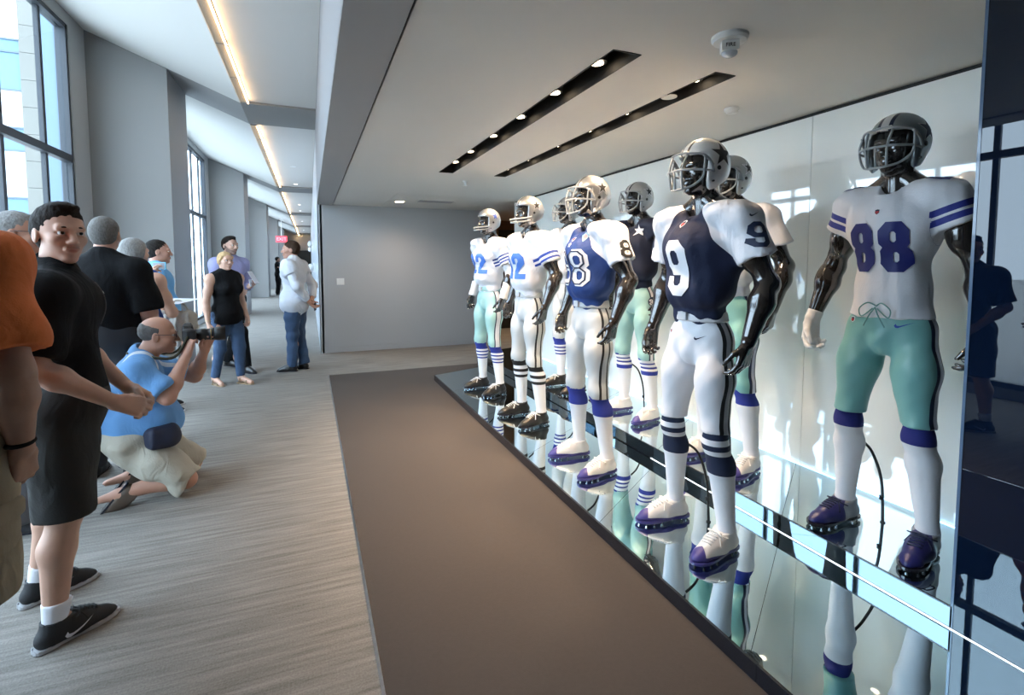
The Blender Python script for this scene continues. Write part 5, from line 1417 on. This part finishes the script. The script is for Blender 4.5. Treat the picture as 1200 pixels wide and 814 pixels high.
MB().tube(spline([(0, -0.13, 0.18), (0, -0.05, 0.285), (0, 0.03, 0.285), (0, 0.13, 0.18)], 6), 0.010, 8).build('strap', MATS['beige_canvas'], bg, True)

# ---- man in the pale blue t-shirt
A = 12; L0 = (-1.42, 5.97, 0)
j = skeleton(1.725, face=aim(2), elbowR=(0.04, -0.26, 1.10), wristR=(0.20, -0.21, 0.88), hdR=(0.5, 0.1, -0.9), elbowL=(0.02, 0.27, 1.1), wristL=(0.2, 0.22, 0.92))
p = person(L0, A, 'person with dark hair in a pale blue t-shirt, in profile beside the grey pier')
me, R, P = build_body(j, res=0.015, belly=0.02, arm=1.1, headres=0.006); link('body', me, SK_RUDDY, p); face_parts(p, j, R, P, H_BLACK); hair(p, j, R, P, H_BLACK, seed=8)
shirt(p, j, mat('pale_blue_cotton', (0.16, 0.42, 0.74), 0.8), 0.72, 0.14, 0.022, belly=0.03, res=0.014)
legs(p, j, mat('stone_shorts', (0.3, 0.3, 0.28), 0.85), 0.95, 0.025, 'shorts', wide=1.05, res=0.015)
for s in 'LR': shoe_on(p, j, s, BLK_SNK, white_plastic)

# ---- kneeling photographer
A = 10; L0 = (-1.09, 3.79, 0)
j = skeleton(1.72, pelvis=(0, 0, 0.40), waist=(0.015, 0, 0.53), chest=(0.045, 0, 0.71), neck=(0.085, 0, 0.895), head=(0.175, -0.01, 1.035), shL=(0.06, 0.20, 0.82), shR=(0.06, -0.20, 0.82),
    hipL=(0.02, 0.10, 0.37), hipR=(0.02, -0.10, 0.37), kneeL=(0.33, 0.17, 0.105), kneeR=(0.30, -0.16, 0.105), ankleL=(-0.03, 0.15, 0.085), ankleR=(-0.05, -0.14, 0.085), toeL=(-0.20, 0.15, 0.06), toeR=(-0.22, -0.14, 0.06),
    elbowR=(0.22, -0.26, 0.68), wristR=(0.325, -0.105, 0.905), hdR=(0.15, 0.30, 0.95), hnR=(0.45, 0.8, -0.3), elbowL=(0.36, 0.23, 0.70), wristL=(0.425, 0.06, 0.90), hdL=(0.25, -0.35, 0.9), hnL=(0.3, -0.5, 0.6), face=(1, 0.0, -0.06))
p = person(L0, A, 'person kneeling in sky blue polo and stone cargo shorts, aiming a long lens camera')
me, R, P = build_body(j, belly=0.10, arm=1.12, fat=1.10, jaw=1.15, hand=0.005, headres=0.0048, curlR=(0.6, 0.75, 0.85, 0.9), curlL=(0.5, 0.55, 0.6, 0.6), thR=0.7, thL=0.2); link('body', me, SK_RUDDY, p); face_parts(p, j, R, P, H_GREY); hair(p, j, R, P, mat('hair_cropped_grey', (0.10, 0.09, 0.085), 0.7, bump=0.4, bscale=150), 'bald_top', seed=9)
def raglan(V):
    y = np.abs(V[:, 1]); z = V[:, 2]
    return {'yoke': np.abs(y - np.interp(z, [0.40, 0.60, 0.72, 0.80, 0.90], [0.235, 0.215, 0.185, 0.155, 0.09])) + np.clip((0.66 - V[:, 2]) * 4, 0, 1)}
so = shirt(p, j, ramp_mat('sky_blue_polo_white_piping', 'attr:yoke', [(0.0, (0.62, 0.68, 0.76)), (0.013, (0.13, 0.32, 0.62))], 0.7, scale=(1.0, 0.0)), 0.72, 0.10, 0.028, belly=0.14, attr=raglan, collar=mat('blue_collar', (0.10, 0.24, 0.50), 0.7), disp=(0.006, 10, 12))
legs(p, j, mat('stone_cargo', (0.46, 0.42, 0.34), 0.85, bump=0.15, bscale=140), 0.98, 0.032, 'shorts', wide=0.97, rend=0.082, disp=(0.008, 13, 4))
for s in 'LR':
    n = j['ankle' + s]; d = shoe_data()
    so = with_mat('shoe', d['upper'], mat('brown_shoe', (0.10, 0.07, 0.05), 0.6), p, (float(n[0]) - 0.02, float(n[1]), 0.10), (0, math.radians(130), 0)); so.scale = (0.9,) * 3
    with_mat('sole', d['sole'], shoe_sole, so)
S = Sdf(); ax_, lr_, fw_ = axes(j)
S.box((0.17, -0.17, 0.42), (0.085, 0.07, 0.07), 0.03, 0.035, np.array(Matrix.Rotation(0.5, 3, 'Z'))); S.ell((0.21, -0.17, 0.41), (0.07, 0.07, 0.06), 0.04); link('waist_pack', mesh_np('waist_pack', *S.mesh(0.008)), mat('navy_nylon', (0.012, 0.016, 0.04), 0.6, bump=0.2, bscale=200), p)
glasses(p, R, P, dark_metal)
cw = to_world(L0, A, (0.335, -0.01, 1.02))
cm = tag(empty('dslr_camera', cw, math.radians(A)), 'black camera with a long lens and hood held by the kneeling person', 'camera')
S = Sdf(); S.box((0, 0, 0), (0.032, 0.072, 0.048), 0.01, 0.014); S.box((0.0, 0.0, 0.052), (0.030, 0.030, 0.018), 0.015, 0.010); S.box((0.018, -0.058, -0.005), (0.030, 0.018, 0.045), 0.015, 0.014); S.box((0.0, 0.03, 0.066), (0.022, 0.022, 0.012), 0.004, 0.005)
link('camera_body', mesh_np('camera_body', *S.mesh(0.005)), mat('camera_black', (0.014, 0.014, 0.015), 0.45, bump=0.1, bscale=400), cm)
def lathe(b, prof, n=28):
    V = []; F = []
    for (x, r) in prof:
        for i in range(n): V.append((x, r * math.cos(2 * PI * i / n), r * math.sin(2 * PI * i / n)))
    for k in range(len(prof) - 1):
        for i in range(n): F.append((k * n + i, k * n + (i + 1) % n, (k + 1) * n + (i + 1) % n, (k + 1) * n + i))
    return b.add(V, F)
lathe(MB(), [(0.02, 0.0), (0.03, 0.036), (0.06, 0.037), (0.062, 0.040), (0.10, 0.040), (0.102, 0.037), (0.125, 0.038), (0.128, 0.041), (0.155, 0.041), (0.157, 0.036), (0.15, 0.0)]).build('lens', MATS['camera_black'], cm, True)
lathe(MB(), [(0.150, 0.040), (0.155, 0.045), (0.215, 0.050), (0.215, 0.047), (0.155, 0.042)]).build('lens_hood', MATS['camera_black'], cm, True)
lathe(MB(), [(0.150, 0.0), (0.156, 0.018), (0.152, 0.036)]).build('front_glass', dark_glass, cm, True)
lathe(MB(), [(0.1285, 0.0412), (0.1315, 0.0414)]).build('lens_ring', mat('gold_ring', (0.5, 0.36, 0.1), 0.3, metal=1.0), cm, True)
inv = Matrix.Translation(Vector(cw)) @ Matrix.Rotation(math.radians(A), 4, 'Z')
iw = inv.inverted()
nk = j['neck']
def loc2cam(q): return iw @ Vector(to_world(L0, A, q))
MB().tube(spline([tuple(loc2cam(tuple(q))) for q in [(0.335, -0.085, 1.02), (0.26, -0.12, 0.90), tuple(nk + v3(0.04, -0.085, 0.012)), tuple(nk + v3(-0.06, -0.05, 0.035)), tuple(nk + v3(-0.06, 0.05, 0.035)), tuple(nk + v3(0.04, 0.085, 0.012)), (0.26, 0.11, 0.90), (0.335, 0.07, 1.02)]], 6), 0.009, 6).build('neck_strap', mat('strap_black_yellow', (0.03, 0.028, 0.012), 0.7, var=0.9, vscale=60), cm, True)

# ---- woman in the black sleeveless top
A = -48; L0 = (-0.96, 6.95, 0)
j = skeleton(1.63, face=aim(-4, 0.02), elbowR=(-0.02, -0.24, 1.03), wristR=(0.06, -0.27, 0.80), elbowL=(-0.03, 0.22, 1.04), wristL=(0.10, 0.20, 0.83), kneeR=(-0.02, -0.085, 0.45), ankleR=(-0.12, -0.10, 0.08), toeR=(0.04, -0.12, 0.025), kneeL=(0.08, 0.09, 0.46), ankleL=(0.10, 0.09, 0.075), toeL=(0.27, 0.11, 0.025))
p = person(L0, A, 'person with blond hair tied back, black sleeveless top and blue jeans')
me, R, P = build_body(j, female=True, barefoot=True, res=0.013, arm=0.98, headres=0.0055, hand=0.006); link('body', me, SK_FAIR, p); face_parts(p, j, R, P, H_BLOND); hair(p, j, R, P, H_BLOND, 'ponytail', vol=1.02, seed=10)
shirt(p, j, black_cloth, 0.3, 0.12, 0.018, female=True, sleeveless=True, name='top', flare=1, disp=(0.004, 11, 7), res=0.012)
DENIM = mat('blue_denim', (0.035, 0.07, 0.14), 0.8, bump=0.15, bscale=200, var=0.2, vscale=12)
legs(p, j, DENIM, shin=0.93, infl=0.008, rend=0.046, res=0.012, wide=0.98)
for s in 'LR':
    n, t = j['ankle' + s], j['toe' + s]; yaw = math.atan2(t[1] - n[1], t[0] - n[0])
    so = with_mat('sandal', shoe_data()['sole'], mat('tan_sandal', (0.32, 0.22, 0.13), 0.6), p, (float(n[0]) + 0.03, float(n[1]), -0.012), (0, 0, yaw)); so.scale = (0.85, 0.85, 1.0)
    MB().tube([(0.09, -0.045, 0.02), (0.10, -0.028, 0.062), (0.10, 0.028, 0.062), (0.09, 0.045, 0.02)], 0.009, 6).tube([(-0.03, -0.045, 0.02), (-0.01, -0.044, 0.08), (0.02, 0.0, 0.105), (-0.01, 0.044, 0.08), (-0.03, 0.045, 0.02)], 0.007, 6).build('strap', MATS['tan_sandal'], so, True)
w = j['wristR']; MB().tube([(float(w[0]) + 0.030 * math.cos(a), float(w[1]) + 0.030 * math.sin(a), float(w[2]) + 0.02) for a in [i * PI / 8 for i in range(16)]], 0.004, 6, True).build('bracelet', mat('gold_bracelet', (0.6, 0.45, 0.25), 0.3, metal=0.8), p, True)

# ---- bearded man in lavender
A = -42; L0 = (-1.03, 7.90, 0)
j = skeleton(1.86, face=aim(0), elbowR=(0.0, -0.27, 1.18), wristR=(0.19, -0.10, 1.08), hdR=(0.5, 0.8, 0.0), elbowL=(0.00, 0.29, 1.18), wristL=(0.20, 0.14, 1.16), hdL=(0.8, -0.3, 0.2), hnL=(0.2, -0.5, 0.8), kneeR=(0.27, -0.10, 0.55), ankleR=(0.34, -0.11, 0.09), toeR=(0.52, -0.12, 0.03), kneeL=(-0.04, 0.10, 0.52), ankleL=(-0.22, 0.11, 0.10), toeL=(-0.06, 0.12, 0.03))
p = person(L0, A, 'person with dark beard, lavender shirt and black trousers, holding white papers')
me, R, P = build_body(j, res=0.015, arm=0.9, headres=0.0055, hand=0.006); link('body', me, SK_BEARD, p); face_parts(p, j, R, P, H_DARK); hair(p, j, R, P, H_DARK, 'quiff', seed=11)
LAV = mat('lavender_cotton', (0.34, 0.34, 0.58), 0.8)
shirt(p, j, LAV, 1.5, 0.05, 0.02, collar=LAV, cuff=0.6, res=0.013)
legs(p, j, black_cloth, shin=0.99, infl=0.02, res=0.014)
for s in 'LR': shoe_on(p, j, s, SHOE_M['black'][0], shoe_sole)
for k, (dy, dz, t) in enumerate(((0.10, 1.30, 0.5), (0.06, 1.225, 0.15))):
    q = tag(empty('paper_sheet', to_world(L0, A, (0.315, dy, dz)), math.radians(A + 35)), ('upper of two white printed sheets held by the bearded person', 'lower folded white sheet held by the bearded person')[k], 'paper')
    MB().obox((0, 0, 0), 0.004, 0.24 if k == 0 else 0.18, 0.19 if k == 0 else 0.10, Matrix.Rotation(-t, 3, 'Y')).build('sheet', d_white, q)

# ---- man in the white shirt, back turned
A = 158; L0 = (-0.20, 7.50, 0)
j = skeleton(1.81, face=aim(18), elbowR=(-0.15, -0.27, 1.18), wristR=(-0.22, -0.05, 0.99), hdR=(-0.25, 0.5, -0.6), hnR=(-0.8, 0.2, 0), elbowL=(-0.15, 0.27, 1.18), wristL=(-0.225, 0.07, 0.97), hdL=(-0.3, -0.5, -0.5), hnL=(-0.8, -0.2, 0), neck=(-0.005, 0, 1.505), head=(0.04, 0, 1.68), kneeL=(0.0, 0.09, 0.51), ankleL=(0.02, 0.085, 0.088), toeL=(0.2, 0.10, 0.03), ankleR=(-0.07, -0.09, 0.088), toeR=(0.11, -0.11, 0.03), kneeR=(-0.01, -0.095, 0.51))
p = person(L0, A, 'person in loose white shirt and blue jeans, hands clasped behind the back')
me, R, P = build_body(j, belly=0.0, arm=0.9, headres=0.0055, hand=0.006, leg=0.84); link('body', me, SK_RUDDY, p); face_parts(p, j, R, P, H_BROWN); hair(p, j, R, P, H_BROWN, vol=1.02, seed=12)
WSH = mat('white_cotton_shirt', (0.66, 0.68, 0.74), 0.8, bump=0.1, bscale=100)
shirt(p, j, WSH, 1.5, 0.19, 0.034, belly=0.0, collar=WSH, flare=1, disp=(0.006, 12, 6), cuff=0.8)
legs(p, j, DENIM, shin=0.99, infl=0.012, disp=(0.005, 14, 3), wide=0.97)
for s in 'LR': shoe_on(p, j, s, SHOE_M['black'][0], shoe_sole)
q = tag(empty('smartphone', to_world(L0, A, (-0.275, -0.015, 0.90)), math.radians(A)), 'small dark phone in the hands of the person in white shirt', 'phone')
MB().box(-0.006, 0.006, -0.03, 0.03, -0.06, 0.06).build('case', dark_metal, q)

# ---- distant figure by the far pier
A = -5; L0 = (-1.38, 25.6, 0)
j = skeleton(1.78, face=aim(10), elbowR=(0.08, -0.24, 1.12), wristR=(0.22, -0.1, 1.1), hdR=(0.8, 0.4, 0.2), elbowL=(0.08, 0.24, 1.12), wristL=(0.22, 0.1, 1.1), hdL=(0.8, -0.4, 0.2))
p = person(L0, A, 'distant person all in black beside a far corridor pier')
me, R, P = build_body(j, res=0.025, headres=0.012, hand=0.010, detail=False); link('body', me, SK_TAN, p); hair(p, j, R, P, H_BLACK, seed=13, res=0.012)
shirt(p, j, black_cloth, 1.5, 0.12, 0.022, res=0.022); legs(p, j, black_cloth, shin=0.98, res=0.022)
for s in 'LR': shoe_on(p, j, s, SHOE_M['black'][0], shoe_sole)

for _n, _s in (('orange_cotton', 0.4), ('khaki_cotton', 0.6), ('black_cloth', 0.5), ('stone_cargo', 0.7), ('lavender_cotton', 0.5), ('white_cotton_shirt', 0.7), ('blue_denim', 0.5), ('pale_blue_cotton', 0.5), ('royal_blue_top', 0.3), ('sky_blue_polo_white_piping', 0.45), ('beige_canvas', 0.6), ('black_twill', 0.5)): folds(MATS[_n], _s, (9, 9, 5))

# ================================================================== small fittings
def text_mesh(txt, size, depth=0.0015):
    cu = bpy.data.curves.new('lettering', 'FONT'); cu.body = txt; cu.size = size; cu.extrude = depth; cu.align_x = 'CENTER'; cu.align_y = 'CENTER'
    tmp = bpy.data.objects.new('lettering', cu); COL.objects.link(tmp)
    me = bpy.data.meshes.new_from_object(tmp.evaluated_get(bpy.context.evaluated_depsgraph_get())); bpy.data.objects.remove(tmp)
    return me

# strobe alarm on the ceiling
d = tag(empty('fire_strobe', (1.68, 1.66, 2.46), math.radians(-35)), 'white round ceiling fire alarm with a clear strobe box', 'alarm')
MB().cyl((0, 0, -0.012), 0.075, 0.012, 32).cyl((0, 0, -0.022), 0.066, 0.010, 32, 0.074).build('base_plate', white_plastic, d, False)
MB().box(-0.035, 0.035, -0.025, 0.025, -0.062, -0.022).build('housing', white_plastic, d)
S = Sdf(); S.ell((0, 0, -0.066), (0.033, 0.022, 0.022), 0.01); link('strobe_lens', mesh_np('strobe_lens', *S.mesh(0.004)), mat('clear_lens', (0.55, 0.56, 0.58), 0.1, coat=1.0), d)
o = link('lettering', text_mesh('FIRE', 0.022), d_black, d, (0, -0.0255, -0.042), (math.radians(90), 0, 0))
# smoke detector, heat disc, sprinkler, vent, square lamp
d = tag(empty('smoke_detector', (2.46, 2.40, 2.46)), 'flat white smoke detector on the ceiling beside the white glass wall', 'detector')
MB().cyl((0, 0, -0.014), 0.045, 0.014, 28).build('base_plate', white_plastic, d); MB().cyl((0, 0, -0.030), 0.030, 0.016, 28, 0.040).build('sensor_cap', white_plastic, d)
d = tag(MB().cyl((0, 0, -0.004), 0.045, 0.004, 28).build('ceiling_cover', disp_ceil, None, loc=(1.95, 2.62 - 0.25, 2.46)), 'thin round ceiling cover plate between the two black light slots', 'cover plate')
d = tag(empty('sprinkler_head', (1.72, 5.66, 2.46)), 'small white sprinkler head on the ceiling before the far end wall', 'sprinkler')
MB().cyl((0, 0, -0.008), 0.035, 0.008, 20).build('escutcheon', white_plastic, d); MB().cyl((0, 0, -0.05), 0.012, 0.042, 12).cyl((0, 0, -0.053), 0.022, 0.004, 16).build('nozzle', white_plastic, d)
d = tag(empty('ceiling_vent', (1.85, 7.68, 2.46)), 'white slotted air vent in the ceiling near the far end wall', 'vent')
MB().box(-0.30, 0.30, -0.14, 0.14, -0.006, 0.0).build('frame', disp_ceil, d)
sm = None
for i in range(6):
    o = MB().box(-0.27, 0.27, -0.014, 0.006, -0.010, -0.006).build('slat', soffit_grey, d) if sm is None else link('slat', sm, None, d)
    sm = o.data; o.location = (0, -0.10 + i * 0.04, 0)
d = tag(empty('square_downlight', (1.33, 7.9, 2.46)), 'small square lit lamp set in the ceiling near the far end wall', 'light')
MB().box(-0.085, 0.085, -0.085, 0.085, -0.006, 0.0).build('trim_ring', white_plastic, d); MB().box(-0.06, 0.06, -0.06, 0.06, -0.009, -0.006).build('diffuser', lamp_glow, d)
# switch on the end wall
d = tag(empty('wall_switch', (0.475, 8.75, 1.19)), 'white double rocker switch plate on the grey end wall', 'switch')
MB().box(-0.06, 0.06, -0.008, 0.0, -0.055, 0.055).build('plate', white_plastic, d)
for x in (-0.025, 0.025): MB().box(x - 0.016, x + 0.016, -0.013, -0.008, -0.033, 0.033).build('rocker', white_plastic, d)
# exit sign far down the corridor
d = tag(empty('exit_sign', (-1.38, 30.0, 2.80)), 'small red lit exit sign far down the corridor', 'sign')
MB().box(-0.28, 0.28, -0.03, 0.03, -0.17, 0.17).build('housing', mat('sign_red', (0.8, 0.05, 0.08), 0.5, emit=(1.0, 0.07, 0.10), estr=1.2), d)
MB().box(-0.02, 0.02, -0.02, 0.02, 0.17, 1.12).build('hanger', white_plastic, d)
link('lettering', text_mesh('EXIT', 0.24, 0.004), d_white, d, (0, -0.033, 0), (math.radians(90), 0, 0))
# round lamps in the corridor ceiling
for i, y in enumerate((4.6, 12.6, 15.3, 20.6, 23.0, 28.7, 36.5)):
    d = tag(empty('corridor_downlight', (-0.30, y, ZC + 0.03)), 'small round recessed lamp in the white corridor ceiling, %s from the camera' % ('first second third fourth fifth sixth seventh'.split()[i]), 'light', 'round corridor ceiling lamps')
    MB().cyl((0, 0, -0.006), 0.07, 0.006, 20).build('trim_ring', white_plastic, d); MB().cyl((0, 0, -0.009), 0.045, 0.003, 20).build('lens', mat('white_lamp_glow', (1, 1, 1), 0.5, emit=(1.0, 0.92, 0.8), estr=3.0) if i > 1 else white_plastic, d)
# lettering bars beside the far dark door, fixtures on the corridor wall
for i, (y, z) in enumerate(((24.0, 2.35), (30.0, 2.25), (17.0, 1.35))):
    d = tag(empty('wall_fixture', (0.14, y, z)), ('white bracket lamp high on the right corridor wall, the nearer of two', 'white bracket lamp high on the right corridor wall, the farther of two', 'clear stand on the right corridor wall near the white shirted person')[i], 'fixture')
    MB().box(-0.02, 0.0, -0.12, 0.12, -0.15, 0.15).build('bracket', white_plastic, d)
    S = Sdf(); S.ell((-0.10, 0, 0.0), (0.09, 0.13, 0.13), 0.02); link('shade', mesh_np('shade', *S.mesh(0.02)), mat('frosted_white', (0.8, 0.82, 0.85), 0.3), d)

# the building across the court, seen through the first window
bd = tag(empty('office_building', (-12.45, 32.0, 0)), 'pale office building with white and blue bands outside the window', 'building')
fw_ = mat('facade_white', (0.5, 0.52, 0.54), 0.5); fb = mat('facade_blue_glass', (0.09, 0.17, 0.24), 0.4); ft = mat('facade_tan', (0.135, 0.13, 0.115), 0.8)
zb = [0, 2.2, 4.7, 7.0, 8.1, 9.9, 11.7, 12.3]
for i in range(7):
    m_ = [fw_, fb, fw_, fb, fw_, fb, fb][i]
    b = MB().box(-14.0, -0.35, 0, 0.3, zb[i], zb[i + 1] - 0.05); o = b.build('facade_band', m_, bd)
    MB().box(-14.0, -0.35, -0.06, 0.3, zb[i + 1] - 0.05, zb[i + 1] + 0.03).build('ledge', mat('ledge_blue_grey', (0.08, 0.11, 0.15), 0.5), o)
    for q in range(9):
        MB().box(-0.35 - 1.35 * (q + 1) - 0.03, -0.35 - 1.35 * (q + 1) + 0.03, -0.04, 0.0, zb[i], zb[i + 1] - 0.05).build('joint', MATS['ledge_blue_grey'], o)
MB().box(-14, 3.6, 0.3, 9, 0, 12.2).build('core', fw_, bd)
cm_ = None
for q in range(13):
    o = MB().box(-0.33, 0.45, -0.12, 0.3, 0.01, 1.29).build('column_block', ft, bd) if cm_ is None else link('column_block', cm_, None, bd)
    cm_ = o.data; o.location = (0, 0, q * 1.3)
MB().box(0.46, 3.6, -0.1, 0.3, 0, 17).build('glass_wing', mat('facade_pale_blue', (0.085, 0.13, 0.19), 0.5), bd); MB().box(1.05, 1.10, -0.16, -0.1, 0, 17).build('joint', MATS['ledge_blue_grey'], bd)
structure(MB().box(-60, -2.75, -30, 60, -0.3, -0.15).build('ground', mat('court_paving', (0.42, 0.42, 0.40), 0.8)))

ld = bpy.data.lights.new('square_downlight', 'SPOT'); ld.energy = 60; ld.color = warm; ld.spot_size = math.radians(150); ld.spot_blend = 1.0; ld.shadow_soft_size = 0.06
lo = bpy.data.objects.new('square_downlight_lamp', ld); COL.objects.link(lo); lo.location = (1.33, 7.9, 2.44)
# fill lamp added out of view to warm the side passage
d = tag(empty('passage_fill', (4.1, 9.2, 2.46)), 'added fill lamp, out of view, warming the wood lined side passage', 'light')
MB().cyl((0, 0, -0.006), 0.07, 0.006, 20).build('trim_ring', white_plastic, d); MB().cyl((0, 0, -0.009), 0.05, 0.003, 20).build('lens', lamp_glow, d)
ld = bpy.data.lights.new('passage_fill', 'SPOT'); ld.energy = 120; ld.color = warm; ld.spot_size = math.radians(150); ld.spot_blend = 1.0; ld.shadow_soft_size = 0.06
lo = bpy.data.objects.new('passage_fill_spot', ld); COL.objects.link(lo); lo.location = (4.1, 9.2, 2.43)
